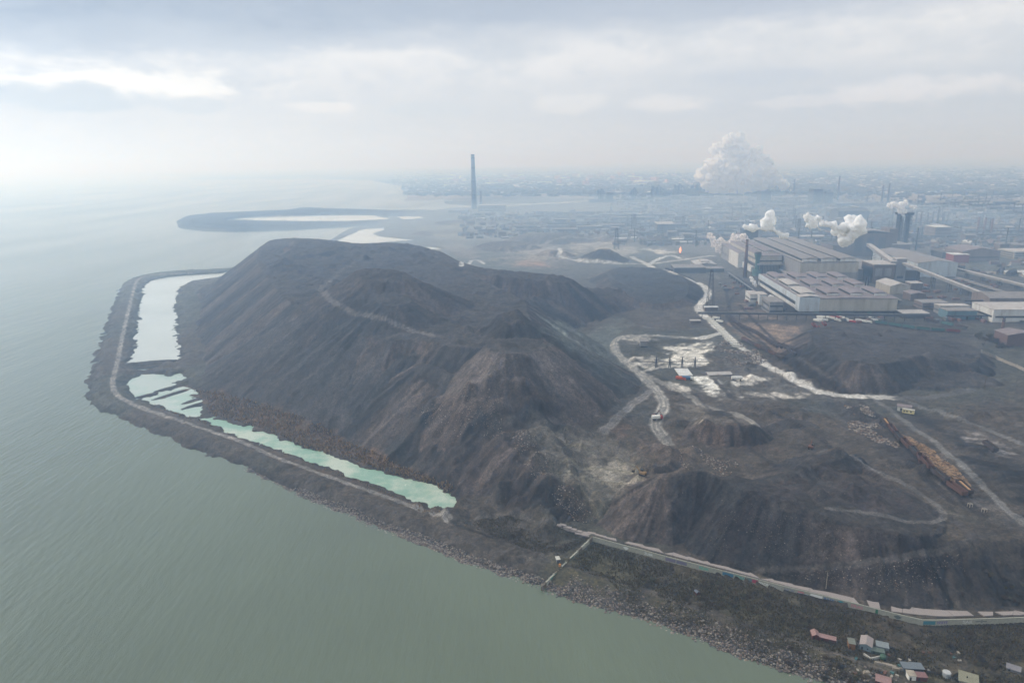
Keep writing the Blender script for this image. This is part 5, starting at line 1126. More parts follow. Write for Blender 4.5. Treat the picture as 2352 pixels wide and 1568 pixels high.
for i in range(34):
    px=rd.uniform(810,1290);py=rd.uniform(1098,1135);P=G(*q1(px,py),6)
    nme,m_=cols[rd.choice([0,1,1,2,2])]
    if nme not in pr_:
        pr_[nme]=o=truck('','',None,(0,0,0),0) if False else truck(nme+' machine parked in the crowded row before the twelve-monitor hall',m_,m_,(0,0,6),0,8,'machine_transporter','machines parked before the hall')
    else:o=copy_tree(pr_[nme])
    z=float(terrain([P[0]],[P[1]])[0]);o.location=(P[0],P[1],z+.1);o.rotation_euler=(0,0,rd.choice([-.9,-1.0,-.8,2.2]))
# tank, kiosk, cabin and yard buildings
P=H1(q5(1385,278));t=thing('storage_tank','white cylindrical tank lying behind the long yard shed','tank',P,FR);MB().tube((0,0,1.9),(9,0,1.9),1.5,14).build('drum',WHITE,t,False);MB().box(1,1.6,-1.2,1.2,-1,.9).box(7.2,7.8,-1.2,1.2,-1,.9).build('cradle',DKGR,t)
S('white flat-roofed yard building in the wet grey yard',q5(655,268),q5(830,0)[0],q5(0,236)[1],20,W_CREAM,W_WHITE,roof='flat',rz=-.02,zb=9,cat='building')
S('long low shed with a rusty-streaked roof beside the siding',q5(1058,262),q5(1385,0)[0],q5(0,212)[1],8,W_BROWN,R_LIGHT,rz=.03,zb=9,doors=3)
P=H1(q2(1470,262*0+478)) if False else None
S('tall grey hopper building over the scrap mounds in the loop road',q2(915,290),q2(980,0)[0],q2(0,215)[1],9,W_GREY,R_GREY,roof='flat',zb=8,wins=1,cat='building')
S('small flat shelter behind the concrete blocks on the white road',q2(1345,58),q2(1430,0)[0],q2(0,38)[1],6,W_BROWN,R_LIGHT,roof='flat',zb=7)
P=H1(q6(540,215));t=thing('shed','white-sided shed with a pinkish lean roof beside the cream cabin','shed',P,-.55)
MB().box(0,9,0,6,-2,3.4).build('wall',W_WHITE,t);MB().prism([(-.5,-.5),(9.5,-.5),(9.5,6.5),(-.5,6.5)],3.41,3.8).build('roof',R_PINK,t);MB().box(2,3.2,-.1,-.01,.2,2.4).build('door',DKGR,t)
P=H1(q6(600,245));t=thing('site_cabin','cream yellow site cabin with dark windows near the road fork','cabin',P,-.6)
MB().box(0,8,0,3,.5,3.3).build('body',mat('cream_yellow',(214,202,150),.6),t);MB().box(-.1,8.1,-.1,3.1,3.31,3.5).build('roof',W_CREAM,t)
for x in(.8,2.6,5.2):MB().box(x,x+1.1,-.05,.02,1.6,2.6).build('window',GLZ,t)
for x in(1.2,6.6):MB().tube((x,.2,.2),(x,2.8,.2),.4,8).build('wheel',TYRE,t)
for i,p in enumerate(((1440,1415),(1618,1480))):
    P=H1(q6(*p));t=thing('steel_frame',('upper','lower')[i]+' small white open frame standing below the wagons','frame',P,.3)
    b=MB()
    for x in(0,2.6):b.box(x,x+.3,0,.3,-.5,2.4).box(x,x+.3,2,2.3,-.5,2.4)
    t.scale=(.7,.7,.7);b.box(0,2.9,0,.35,2.4,2.7).box(0,2.9,1.95,2.3,2.4,2.7).box(0,.35,.36,1.94,2.4,2.7).box(2.55,2.9,.36,1.94,2.4,2.7);b.build('frame',CONC,t)
def excavator(label,P,rz,m_):
    t=thing('excavator',label,'excavator',P,rz)
    for y in(-1.3,.7):MB().prism([(-2,y),(2,y),(2,y+.6),(-2,y+.6)],0,.9).build('track',TYRE,t)
    MB().box(-2,1.4,-1.4,1.4,.95,2.1).build('body',m_,t);MB().box(.2,1.5,-1.35,-.2,2.12,3.2).build('cab',GLZ,t);MB().beam((1.2,.3,1.8),(4.2,.3,4.4),.5,.6).build('boom',m_,t);MB().beam((4.2,.3,4.4),(6,.3,1.2),.4,.5).build('arm',m_,t);MB().box(5.5,6.6,-.4,1,.2,1.3).build('bucket',DKGR,t)
excavator('rusty excavator beside the white tipper lorry',H1(q5(300,805)),.4,RUST)
excavator('yellow excavator working at the pale end of the valley tracks',H1(q2(935,1355)),2.4,mat('ochre_machine_paint',(130,104,66)))
excavator('rust-red excavator on the dump rim behind the plateau loop road',H1(q3(345,1165)),1.0,RUST)
# concrete blocks along the white road
t0=None
Pb=hit([q2(1480+i*15.5,22+i*16.5) for i in range(15)])
for i,P in enumerate(Pb):
    if t0 is None:t0=o=tag(MB().box(0,7,-1.2,1.2,-1,2.6).build('concrete_block',mat('whitewashed_concrete',(216,214,206))),'whitewashed concrete block in the row beside the white road','concrete block','concrete blocks beside the white road')
    else:o=t0.copy();COL.objects.link(o)
    o.location=P;o.rotation_euler=(0,0,-.25)
# concrete fence at right
Pf=hit([q3(1680+i*56,412+i*24) for i in range(14)])
t=thing('panel_fence','long pale concrete panel fence running off the right edge','fence',Pf[0],0)
for i in range(13):
    a=Pf[i]-Pf[0];b_=Pf[i+1]-Pf[0];MB().beam((a[0],a[1],a[2]+1.3),(b_[0],b_[1],b_[2]+1.3),.3,3).build('panel',CONC,t);MB().box(a[0]-.25,a[0]+.25,a[1]-.25,a[1]+.25,a[2]-.5,a[2]+3.3).build('post',CONC,t)
# lamp and power poles
def pole(label,P,h,group=None,m_=None):
    t=thing('utility_pole',label,'pole',P,0,group);MB().tube((0,0,-1),(0,0,h),.16,6,.11).build('shaft',m_ or CONC,t);MB().tube((-.9,0,h-.6),(.9,0,h-.6),.08,4).build('cross_arm',STEEL,t);return t
pole('lone pale pole rising behind the graffiti wall',H1((1897,1351)),8.5)
pole('lone dark pole in the scrub before the panel fence',H1((2245,856)),14,m_=DKGR)
pg=None
for u,v in((1748,838),(1777,842),(1780,866),(1796,880),(1812,872),(1914,905),(1960,880),(2260,895),(2330,905),(1700,905),(1560,560),(1590,556)):
    P=H1((u,v))
    if pg is None:pg=o=pole('thin wooden pole, one of several beside the white road',P,12,'thin poles beside the white road',mat('old_wood',(84,74,66)))
    else:o=copy_tree(pg);o.location=P
fp=None
for i in range(30):
    P=H1((1043+i*3.05,1206+i*1.05))
    if fp is None:fp=o=tag(MB().box(-.12,.12,-.12,.12,-.3,1.6).build('fence_post',DKGR),'short dark post in the row along the shore track','fence post','short posts along the shore track')
    else:o=fp.copy();COL.objects.link(o)
    o.location=P
# ------------------------------------------------------------------ sea wall with painted panels
WB=hit([(u,v) for u,v in WALLB]);WBx=GP(WALLB,4.0)
def resample(P,step):
    seg=np.hypot(*(P[1:]-P[:-1]).T);cum=np.concatenate([[0],np.cumsum(seg)]);n=int(cum[-1]/step);s=np.linspace(0,cum[-1],n+1)
    return np.column_stack([np.interp(s,cum,P[:,0]),np.interp(s,cum,P[:,1])])
WR=resample(WBx,5.6)
def panelmat(i,base,paints,bg=None,cov=.5):
    """weathered panel with sprayed letter-like strokes"""
    m,nt,b,_=newmat('painted_panel');tc=N(nt,'TexCoord').outputs['Object'];f=noise(nt,.8,5,.65,tc)
    col=mixc(nt,tuple(x*.8 for x in s2l(base)),tuple(min(1,x*1.15) for x in s2l(base)),ramp(nt,f,[(.3,0),(.7,1)]))
    sp=N(nt,'SeparateXYZ');nt.links.new(tc,sp.inputs[0])
    if bg:col=mixc(nt,col,s2l(bg),math1(nt,'MULTIPLY',ramp(nt,noise(nt,.35,2,.4,tc),[(.35,.9),(.65,.5)]),ramp(nt,math1(nt,'ADD',math1(nt,'DIVIDE',sp.outputs[2],3),.1),[(.1,1),(.75,1),(.85,0)])))
    nt.links.new(col,b.inputs['Base Color']);b.inputs['Roughness'].default_value=.85;return m
t=thing('sea_wall','long concrete retaining wall of painted panels between the dump and the beach scrub','wall',(WR[0][0],WR[0][1],0),0)
base_c=(156,156,144)
plain=panelmat(0,base_c,[]);
def graf(c):return mat('spray_%d_%d_%d'%c,c,.6,0,.15,2)
PANELS={3:('blob',(214,216,210)),5:('word',(206,212,210),'ZUBR'),7:('bg',(118,112,134)),8:('bg',(112,108,130)),10:('word',(84,170,150),'REAK'),12:('bg',(60,112,140)),13:('word',(70,150,140),'TOBA'),14:('bg2',(96,116,120),(160,70,92)),15:('word',(214,218,214),'MADIN'),16:('word',(160,162,156),'WEST'),17:('word',(116,120,140),'NOK'),18:('blob2',(150,168,196),(190,120,120)),19:('bgword',(224,224,220),'ZUK',(40,44,44)),20:('word',(44,96,150),'BASK'),21:('blob',(34,140,156)),22:('word',(186,120,130),'ERAS'),23:('edge',(40,104,72)),24:('none',),25:('blob',(90,100,92)),27:('bg',(64,122,136)),28:('word',(110,96,150),'WAYE'),30:('word',(190,192,186),'SAIL'),31:('emblem',),33:('none',),35:('word',(96,150,180),'FOX')}
def text(parent,s,w,h,m_,x0=0,z0=.35,name='lettering'):
    cu=bpy.data.curves.new('lettering','FONT');cu.body=s;cu.size=h*1.35;cu.extrude=.012;cu.space_character=.95;cu.offset=.035
    o=bpy.data.objects.new('t',cu);COL.objects.link(o);dg=bpy.context.evaluated_depsgraph_get();me=bpy.data.meshes.new_from_object(o.evaluated_get(dg));bpy.data.objects.remove(o)
    co=np.empty(len(me.vertices)*3);me.vertices.foreach_get('co',co);co=co.reshape(-1,3);mn=co.min(0);mx=co.max(0);sx=w/(mx[0]-mn[0]);sz=h/(mx[1]-mn[1])
    new=np.column_stack([(co[:,0]-mn[0])*sx+x0,-co[:,2]-.035,(co[:,1]-mn[1])*sz+z0]);me.vertices.foreach_set('co',new.ravel());me.materials.clear();me.materials.append(m_)
    o=bpy.data.objects.new(name,me);COL.objects.link(o);o.parent=parent;return o
PH=2.25
for i in range(len(WR)-1):
    a=WR[i];b_=WR[i+1];d=b_-a;L=float(np.hypot(*d));rz=math.atan2(d[1],d[0])
    o=MB().box(.28,L,-.02,.28,-3,PH).box(0,.28,-.12,.3,-3,PH+.1).box(.28,L,-.10,.30,PH+.002,PH+.22).build('wall_panel',plain,t);o.location=(a[0]-WR[0][0],a[1]-WR[0][1],4.0);o.rotation_euler=(0,0,rz)
    k=PANELS.get(i)
    if not k or k[0]=='none':continue
    c=graf(k[1]) if len(k)>1 else None
    if k[0]in('word','bgword'):
        if k[0]=='bgword':
            MB().box(.4,L-.1,-.05,-.021,.1,1.95).build('painted_ground',c,o);text(o,k[2],L-1,1.3,graf(k[3]),.6,.35)
        else:text(o,k[2],L-.9,1.45,c,.5,.25)
    elif k[0] in('bg','bg2'):
        MB().box(.4,(L-.1 if k[0]=='bg' else L*.5),-.05,-.021,.1,1.8).build('painted_ground',c,o)
        if k[0]=='bg2':MB().box(L*.52,L-.1,-.05,-.021,.1,1.9).build('painted_ground',graf(k[2]),o)
    elif k[0]=='blob':
        P_=[(.5+(L*.5)*(.5+.5*math.cos(q)*(1+.15*math.sin(3*q))),.95+.8*math.sin(q)*(1+.12*math.cos(4*q))) for q in np.linspace(0,6.28,17)[:-1]]
        MB().add([(p[0],-.05,p[1]) for p in P_]+[(p[0],-.021,p[1]) for p in P_],[tuple(range(16))]+[(j,(j+1)%16,16+(j+1)%16,16+j) for j in range(16)]).build('painted_patch',c,o)
    elif k[0]=='blob2':
        MB().box(.5,L-.4,-.05,-.021,.1,1.0).build('painted_ground',c,o);MB().box(.6,L*.6,-.05,-.021,1.01,1.7).build('painted_ground',graf(k[2]),o)
    elif k[0]=='edge':MB().box(L-1.1,L-.1,-.05,-.021,0,2.1).build('painted_ground',c,o)
    elif k[0]=='emblem':
        bk=graf((40,42,44));text(o,'DYNAMO',2.0,.34,bk,.45,.95);text(o,'CLUB',1.6,.34,bk,3.75,.95)
        R_=.55;cx=3.1;ring=[]
        V=[(cx+r*math.cos(q),-.05,1.1+r*math.sin(q)) for r in(R_,R_*.75) for q in np.linspace(0,2*math.pi,21)[:-1]];MB().add(V,[(j,(j+1)%20,20+(j+1)%20,20+j) for j in range(20)]).build('emblem',bk,o)
        MB().add([(cx-.25,-.05,.85),(cx+.25,-.05,.85),(cx,-.05,1.4)],[(0,1,2)]).build('emblem',bk,o)
# slabs behind the wall top
SLO=[(1366,1228),(1400,1238),(1460,1253),(1530,1272),(1600,1290),(1700,1316),(1799,1343),(1892,1366),(1961,1383),(2010,1396),(2060,1406),(2112,1411),(2159,1415),(2210,1413.6),(2269,1413.6),(2352,1411),(2500,1404)]
SUP=[(1366,1224),(1400,1232),(1460,1246),(1530,1264),(1600,1282),(1700,1308),(1799,1335),(1884,1355),(1945,1369),(2004,1378),(2060,1388),(2112,1396),(2161,1399.5),(2208,1402),(2257,1404),(2352,1399.5),(2500,1392)]
A=resample(GP(SLO,6.3),4.2);Bp=GP(SUP,6.3);Bc=chaikin(Bp,1,False)
slabm=varmat('slab_concrete',[(150,140,134),(160,152,146),(140,132,128),(154,142,134)])
sl_=thing('concrete_walkway','broken walkway of pale concrete slabs along the top of the painted wall','walkway',(A[0][0],A[0][1],6.2),0)
for i in range(len(A)-1):
    if rd.random()<.04:continue
    def nb(p):
        k=np.argmin(((Bc-p)**2).sum(1));
        d,_,_=segdist(np.array([p[0]]),np.array([p[1]]),Bc,False);v=Bc[k]-p;v=v/np.linalg.norm(v);return p+v*max(1.4,float(d[0]))
    a=A[i];b_=A[i+1];b2=a+(b_-a)*.97;c=nb(b2);d_=nb(a)
    P_=[p-A[0]+np.array([rd.uniform(-.08,.08),rd.uniform(-.1,.1)]) for p in(a,b2,c,d_)]
    zz=rd.uniform(-.06,.1);MB().prism([tuple(p) for p in P_],zz-.4,zz+.22).build('slab',slabm,sl_)
# loose slabs left of the corner
for i,(u,v) in enumerate(((1280,1206),(1291,1209),(1303,1212),(1315,1215),(1327,1219),(1339,1223),(1350,1227),(1297,1214),(1313,1219),(1330,1225),(1345,1231),(1358,1224))):
    P=H1((u,v));o=MB().prism([(-2.2,-.9),(2.2,-1),(2.3,.9),(-2.1,1)],-.5,.25).build('slab',slabm,sl_);o.location=(P[0]-A[0][0],P[1]-A[0][1],P[2]-6.2);o.rotation_euler=(rd.uniform(-.04,.04),0,-.35+rd.uniform(-.1,.1))
# cross wall down to the water
ca=G(1360,1240,4);cb_=G(1243,1356,0);zt0=6.2;zt1=2.4
cw=thing('sea_wall','crumbling concrete wall running down the beach into the sea, painted turquoise in places','wall',(ca[0],ca[1],0),0)
n=13
for i in range(n):
    f0=i/n;f1=(i+1)/n;a=ca+(cb_-ca)*f0;b_=ca+(cb_-ca)*f1;d=b_-a;L=float(np.hypot(*d));z0=max(-1.5,4-5*f0)-1;zt=zt0+(zt1-zt0)*f0
    o=MB().box(0,L-.12,-.35,.35,-1.5,zt-rd.uniform(0,.35)).box(-.1,.3,-.5,.5,-1.5,zt+.15).build('wall_panel',plain if i%3 else mat('stained_concrete',(112,104,92),.9,0,.3,.7,(70,64,58)),cw);o.location=(a[0]-ca[0],a[1]-ca[1],0);o.rotation_euler=(0,0,math.atan2(d[1],d[0]))
    if i in(5,9,10):MB().box(.4,L-.2,.355,.38,max(z0+1.3,.6),zt-.5).build('painted_ground',graf((40,96,92) if i==5 else (84,150,140)),o)
# ------------------------------------------------------------------ beach huts
RED=mat('red_hut_paint',(88,46,44),.7,0,.2,2);PKR=mat('pink_tin_roof',(140,112,108),.6,0,.15,1,(104,78,74))
def hut(label,q,rz,w,d,h,wm,rm,rise=.9,axis='x',name='hut',cat='hut',door=None,win=1,roof='gable',ov=.3):
    P=H1(q);t=thing(name,label,cat,P,rz);t.scale=(.68,.68,.8)
    if roof=='gable':
        MB().gwall(0,w,0,d,-1.2,h,rise,axis).build('wall',wm,t);MB().gable(0,w,0,d,h+.03,rise,ov,.1,axis).build('roof',rm,t)
    else:
        MB().box(0,w,0,d,-1.2,h).build('wall',wm,t);MB().prism([(-ov,-ov),(w+ov,-ov),(w+ov,d+ov),(-ov,d+ov)],h+.01,h+.16).build('roof',rm,t)
    dm=door or DKGR;MB().box(w*.15,w*.15+.9,-.05,-.005,-.4,1.75).build('door',dm,t)
    if win:MB().box(w*.6,w*.6+.9,-.05,-.005,.8,1.6).build('window',GLZ,t)
    return t
hut('small gabled red hut with a pink tin roof, left half of the red pair',qs(128,206),-.18,4.2,5.2,2.4,RED,PKR,1.0,'y',door=DKGR)
hut('long dark-red hut with a pink roof, right half of the red pair',qs(200,214),-.42,9.2,3.6,2.3,RED,PKR,.6,'x')
hut('narrow hut with an orange wooden front and patched dark roof',qs(508,300),-.3,3.6,5.2,3.3,mat('orange_wood',(122,84,48),.8,0,.25,3),mat('patched_roof',(96,100,92),.8,0,.4,1.5,(150,150,140)),roof='flat',door=mat('brown_wood',(88,60,40)),win=0)
t=hut('blue-walled house with a white and orange roof in a small yard',qs(622,300),-.55,6.5,9,2.8,mat('pale_blue_wall',(112,128,136),.7),mat('white_orange_roof',(142,136,134),.6,0,.1,.4,(150,108,86)),1.1,'y',name='beach_house',cat='house')
hut('grey patched annex behind the blue-walled house',qs(800,310),-.4,6.5,5,2.4,mat('grey_boards',(118,126,128),.8,0,.3,2),mat('grey_tin',(116,124,126),.6,0,.2,1),roof='flat')
hut('low dark-green lean-to joining the blue house and the annex',qs(745,345),-.4,7,3.5,1.8,mat('green_boards',(78,92,84),.8),mat('mossy_roof',(84,96,88),.8,0,.3,1),roof='flat',win=0)
P=H1(qs(668,362));P2=H1(qs(742,415));P3_=H1(qs(840,392));t=thing('garden_wall','low white wall around the bare yard of the blue-walled house','wall',P,0)
for a,b_ in((P,P2),(P2,P3_)):MB().beam(Vector(a-P)+Vector((0,0,.3)),Vector(b_-P)+Vector((0,0,.3)),.45,1.2).build('wall_run',mat('white_masonry',(160,158,152)),t)
P=H1(qs(868,408));t=thing('water_tank','bright green round tank beside the white yard wall','tank',P,0);t.scale=(.7,.7,.8);MB().cyl(0,0,0,2.1,1.6,1.6,16).build('drum',mat('bright_green',(52,84,66),.5),t,True);MB().cyl(0,0,2.11,2.6,1.6,.5,16).build('lid',mat('bright_green',(52,84,66)),t)
for i,(x,y,l) in enumerate(((782,448,6.5),(900,478,3.8),(968,508,2.6),(1040,512,2.2))):
    P=H1(qs(x,y));o=tag(MB().prism([(0,-.6),(l,-.55),(l,.6),(0,.55)],-.4,.75,[(0.1,-.45),(l-.1,-.5),(l-.15,.5),(.1,.4)]).build('concrete_block',mat('weathered_block',(138,130,118),.9,0,.2,2)),('longest weathered concrete block at the left of the row by the beach track','second weathered concrete block in the row by the beach track','squat third block in the row by the beach track','last and smallest block beside the corrugated shed')[i],'concrete block');o.location=P;o.rotation_euler=(0,0,-.35)
P=H1(qs(700,555));o=tag(MB().prism([(-1.6,-1),(1.4,-1.1),(1.7,.8),(-1.2,1.1)],-.4,.9,[(-1,-.6),(1,-.7),(.9,.5),(-.8,.6)]).build('rock',mat('weathered_block',(138,130,118))),'lone pale lump of broken concrete on the beach side of the track','rubble');o.location=P
hut('grey-blue corrugated shed with a wide low roof',qs(1088,545),-.12,10.5,4.5,2.6,mat('dark_boards',(70,76,84)),mat('blue_grey_tin',(96,104,110),.5,0,.2,1),roof='flat',win=0,ov=.6)
hut('white-fronted hut with a cream roof panel, joined to a dark red shed',qs(1140,630),-.15,3.8,4.4,2.6,WHITE,mat('cream_roof',(150,142,128)),roof='flat',win=0)
hut('dark red shed with a faded roof right of the white-fronted hut',qs(1225,636),-.12,5.6,4.0,2.2,RED,mat('faded_red_roof',(120,88,86),.7,0,.2,1),roof='flat')
P=H1(qs(1533,598));t=thing('cabin','round white eight-sided cabin alone in the scrub','cabin',P,.2);t.scale=(.75,.75,.75);MB().cyl(0,0,-.5,2.9,1.9,1.9,8).build('wall',mat('white_hut',(150,156,160),.6),t);MB().cyl(0,0,2.91,3.25,2.1,1.9,8).build('roof',mat('white_hut_roof',(168,170,170),.6),t);MB().box(-.45,.45,-1.95,-1.76,-.2,1.9).build('door',PIPE,t)
P=H1(qs(1745,650));t=thing('hut','half-buried hut under a broad mossy concrete slab roof','hut',P,-.5);t.scale=(.75,.75,.8);MB().box(-3,4.5,-2,5,-1.5,1.5).build('wall',CONC,t);MB().prism([(-3.8,-3),(5.2,-2.6),(5.6,5.8),(-3.2,6)],1.51,1.85).build('roof',mat('mossy_slab',(128,126,108),.95,0,.25,1,(92,96,76)),t);MB().box(0,.5,1,1.5,1.86,2.5).build('vent',DKGR,t)
hut('grey canvas-roofed hut near the right edge',qs(2165,520),-.6,6.5,4.2,1.5,mat('grey_sheet_wall',(110,112,116)),mat('grey_canvas',(124,122,126),.7,0,.15,.6),1.5,'x',win=0)
hut('pink-roofed hut cut by the bottom edge of the picture',qs(790,672),-.5,7.5,6,2.2,RED,PKR,.8,'x')
hut('tiny dark hut with a red front in the open scrub',(1600,1367),.35,2.2,2.8,1.7,RED,mat('dark_tin',(84,92,104)),.5,'y',win=0)
hut('whitish shack leaning by the cross wall',(1279,1293),.2,2.6,4.2,2.3,mat('grey_sheet_wall',(110,112,116)),mat('whitish_tin',(176,176,168)),roof='flat')
P=H1((1286,1300));o=tag(MB().cyl(0,0,0,1.2,.6,.6,10).build('oil_drum',mat('ochre_paint',(176,120,60))),'small ochre drum beside the whitish shack','drum');o.location=P
# ------------------------------------------------------------------ rocks of the shore
def rockmesh(seed,n=1):
    bm=bmesh.new();bmesh.ops.create_icosphere(bm,subdivisions=1,radius=1);r=random.Random(seed)
    for v in bm.verts:v.co*=r.uniform(.68,1.15);v.co.z*=.62
    V=[tuple(v.co) for v in bm.verts];F=[tuple(v.index for v in f.verts) for f in bm.faces];bm.free();return np.array(V),np.array(F)
RM=[rockmesh(k) for k in range(8)]
ROCKM=varmat('shore_rock',[(88,84,82),(112,102,96),(70,68,70),(96,84,74),(128,122,116),(78,78,80),(104,94,90),(136,128,116),(58,56,56)],rough=.9)
shore=np.array([G(u,v,0) for u,v in COAST[:26]])
def shore_pts(n,rmin,rmax,back,pw=1.0):
    out=[];cum=np.concatenate([[0],np.cumsum(np.hypot(*(shore[1:]-shore[:-1]).T))])
    while len(out)<n:
        s=rd.uniform(0,cum[-1]);k=np.searchsorted(cum,s)-1;k=max(0,min(k,len(shore)-2));f=(s-cum[k])/(cum[k+1]-cum[k]);p=shore[k]+(shore[k+1]-shore[k])*f
        R_=np.hypot(*p)
        if R_<rmin or R_>rmax or rd.random()>(260/R_)**pw:continue
        d=shore[k+1]-shore[k];d=d/np.linalg.norm(d);nrm=np.array([d[1],-d[0]])
        if nrm@np.array([.6,.8])<0:nrm=-nrm
        w=back*(.35+.65*rd.random()) if R_<330 and p[0]>20 else back*.42
        out.append(p+nrm*(rd.random()**1.2*w-2.4))
    return np.array(out)
def rockmass(name,label,pts,smin,smax,m_,pieces=0,group=None):
    z=terrain(pts[:,0],pts[:,1]);V=[];F=[];c=0
    for p,zz in zip(pts,z):
        if zz<-1.0:continue
        a,f=RM[rd.randrange(8)];s=rd.uniform(smin,smax)*(1 if rd.random()<.85 else 1.5);an=rd.uniform(0,6.28);ca,sa=math.cos(an),math.sin(an)
        b_=a*s;v=np.column_stack([b_[:,0]*ca-b_[:,1]*sa+p[0],b_[:,0]*sa+b_[:,1]*ca+p[1],b_[:,2]+max(zz,-.4)+s*.15]);V.append(v);F.append(f+c);c+=len(a)
    V=np.vstack(V);F=np.vstack(F);me=bpy.data.meshes.new(name);me.vertices.add(len(V));me.vertices.foreach_set('co',V.astype(np.float32).ravel());me.loops.add(F.size);me.loops.foreach_set('vertex_index',F.ravel().astype(np.int32));me.polygons.add(len(F));me.polygons.foreach_set('loop_start',np.arange(0,F.size,3,dtype=np.int32));me.polygons.foreach_set('loop_total',np.full(len(F),3,np.int32));me.update(calc_edges=True);me.materials.append(m_)
    o=bpy.data.objects.new(name,me);COL.objects.link(o);return tag(o,label,'rocks',kind='stuff')
rockmass('shore_rubble','tumbled grey riprap stones along the waterline',np.vstack([shore_pts(15000,150,420,17,.8),shore_pts(8000,300,1300,8,.6)]),.18,.55,ROCKM)
bp_=shore_pts(280,150,330,14,1.6);bz=terrain(bp_[:,0],bp_[:,1]);b0=[]
for k in range(6):
    a,f=RM[k];b_=MB();b_.add([tuple(x) for x in a],[tuple(x) for x in f]);me_o=b_.build('boulder',mat('boulder_%d'%k,((108,102,96),(84,80,78),(124,116,106),(72,70,72),(100,86,76),(116,112,108))[k],.9,0,.25,1.5));b0.append(me_o)
for i,(p,z) in enumerate(zip(bp_,bz)):
    o=b0[i] if i<6 else b0[rd.randrange(6)].copy()
    if i>=6:COL.objects.link(o)
    s=rd.uniform(.55,.95);o.location=(p[0],p[1],max(z,-.2)+.15);o.scale=(s,s*rd.uniform(.7,1),s*.9);o.rotation_euler=(rd.uniform(-.3,.3),0,rd.uniform(0,6));tag(o,'large riprap boulder among the shore stones','boulder','large boulders along the shore')
# pale debris on the tips
def pts_in(poly,n,zz=None):
    P=hit(poly)[:,:2];x0,y0=P.min(0);x1,y1=P.max(0);o=[]
    X_=np.array([rd.uniform(x0,x1) for _ in range(n*4)]);Y_=np.array([rd.uniform(y0,y1) for _ in range(n*4)]);m=inside(X_,Y_,P)&(fbm(X_/14,Y_/14,3,91)>.42);return np.column_stack([X_[m],Y_[m]])[:n]
DEB=varmat('pale_debris',[(128,120,110),(100,90,82),(156,148,138),(84,74,68),(112,92,76),(66,62,60),(76,70,66)],rough=.9)
for lab,poly,n,s0,s1 in (('pale broken blocks scattered down the chute by the valley',[(1190,980),(1230,1010),(1290,1110),(1370,1190),(1320,1195),(1230,1110),(1180,1030)],1300,.15,.5),
    ('pale stones strewn over the brown slope below the near cone',[(960,930),(1100,900),(1230,940),(1200,1000),(1100,1010),(980,990)],1500,.12,.4),
    ('whitish lumps on the dark slope above the painted wall',[(1800,1320),(2050,1290),(2200,1270),(2250,1380),(2000,1370)],900,.08,.26),
    ('scrap and rubble spilling beside the rail tracks',[(1940,925),(1990,930),(2040,990),(2070,1030),(2010,1015),(1950,985)],1800,.3,.9),
    ('dark scrap heaps in the yard inside the loop road',[(1740,745+60),(1760,830),(1700,840),(1640,800),(1660,780)],1500,.3,1.0),
    ('small lumps sprinkled over the right-hand heap face',[(1560,1120),(1800,1180),(2000,1230),(1980,1290),(1650,1270)],1400,.06,.2),
    ('coarse debris on the rim of the loop plateau and tip foot',[(1560,1010),(1640,1050),(1700,1060),(1640,1090),(1560,1060)],1200,.15,.55),
    ('light litter along the coal yard road',[(2160,1040),(2200,1090),(2240,1130),(2230,1150),(2190,1110),(2140,1050)],600,.12,.45)):
    p_=pts_in(poly,n)
    if len(p_):
        o=rockmass('rubble',lab,p_,s0,s1,DEB)
# timber spill
pl=hit([q6(*p) for p in((545,510),(640,540),(800,625),(860,640),(1000,740),(1040,810),(1200,900),(1330,1040),(1420,1150),(1300,1140),(1180,1040),(1060,950),(940,850),(800,720),(700,650),(600,570))])[:,:2]
x0,y0=pl.min(0);x1,y1=pl.max(0);X_=np.array([rd.uniform(x0,x1) for _ in range(30000)]);Y_=np.array([rd.uniform(y0,y1) for _ in range(30000)]);m_=inside(X_,Y_,pl);X_=X_[m_];Y_=Y_[m_];Z_=terrain(X_,Y_);D_,_,_=segdist(X_,Y_,pl,True);b=MB()
for x,y,z,d in zip(X_,Y_,Z_,D_):
    a=rd.gauss(math.pi*.78,.9);l=rd.uniform(.8,2.2);h=min(d*.35,1.6)*rd.random();c,s=math.cos(a)*l,math.sin(a)*l;e=rd.uniform(-.25,.25)
    b.tube((x-c,y-s,z+h+.2-e),(x+c,y+s,z+h+.2+e),.22,3)
o=b.build('timber_spill',varmat('yellow_timber',[(146,120,92),(166,138,104),(120,94,72),(92,76,64),(154,126,94),(78,68,60)]));tag(o,'long spill of yellow timber offcuts beside the open wagons','timber',kind='stuff')
# ------------------------------------------------------------------ scrub, bare bushes, reeds
def twigs(b,x,y,z,R_,H_,n,r):
    for i in range(n):
        a=r.uniform(0,6.28);el=r.uniform(.35,1.4);L=R_*r.uniform(.6,1.1);p=Vector((x,y,z));q=p+Vector((math.cos(a)*math.cos(el)*L,math.sin(a)*math.cos(el)*L,math.sin(el)*H_*r.uniform(.6,1)));b.tube(p,q,.05,3,.02)
        for j in range(3):
            f=r.uniform(.35,.95);s=p.lerp(q,f);e=s+Vector((r.uniform(-1,1),r.uniform(-1,1),r.uniform(.1,.9)))*R_*.38;b.tube(s,e,.03,3,.012)
            for k in range(3):
                c=s.lerp(e,r.uniform(.4,1));w=R_*.07;d1=Vector((r.uniform(-1,1),r.uniform(-1,1),r.uniform(-1,1)))*w;d2=Vector((r.uniform(-1,1),r.uniform(-1,1),r.uniform(-1,1)))*w
                b.add([c-d1,c+d2,c+d1,c-d2],[(0,1,2,3)])
BUSH=[mat('bare_twigs_%d'%k,c,.95,0,.3,2) for k,c in enumerate(((74,62,52),(92,80,62),(58,52,48),(84,82,58)))]
bs=[]
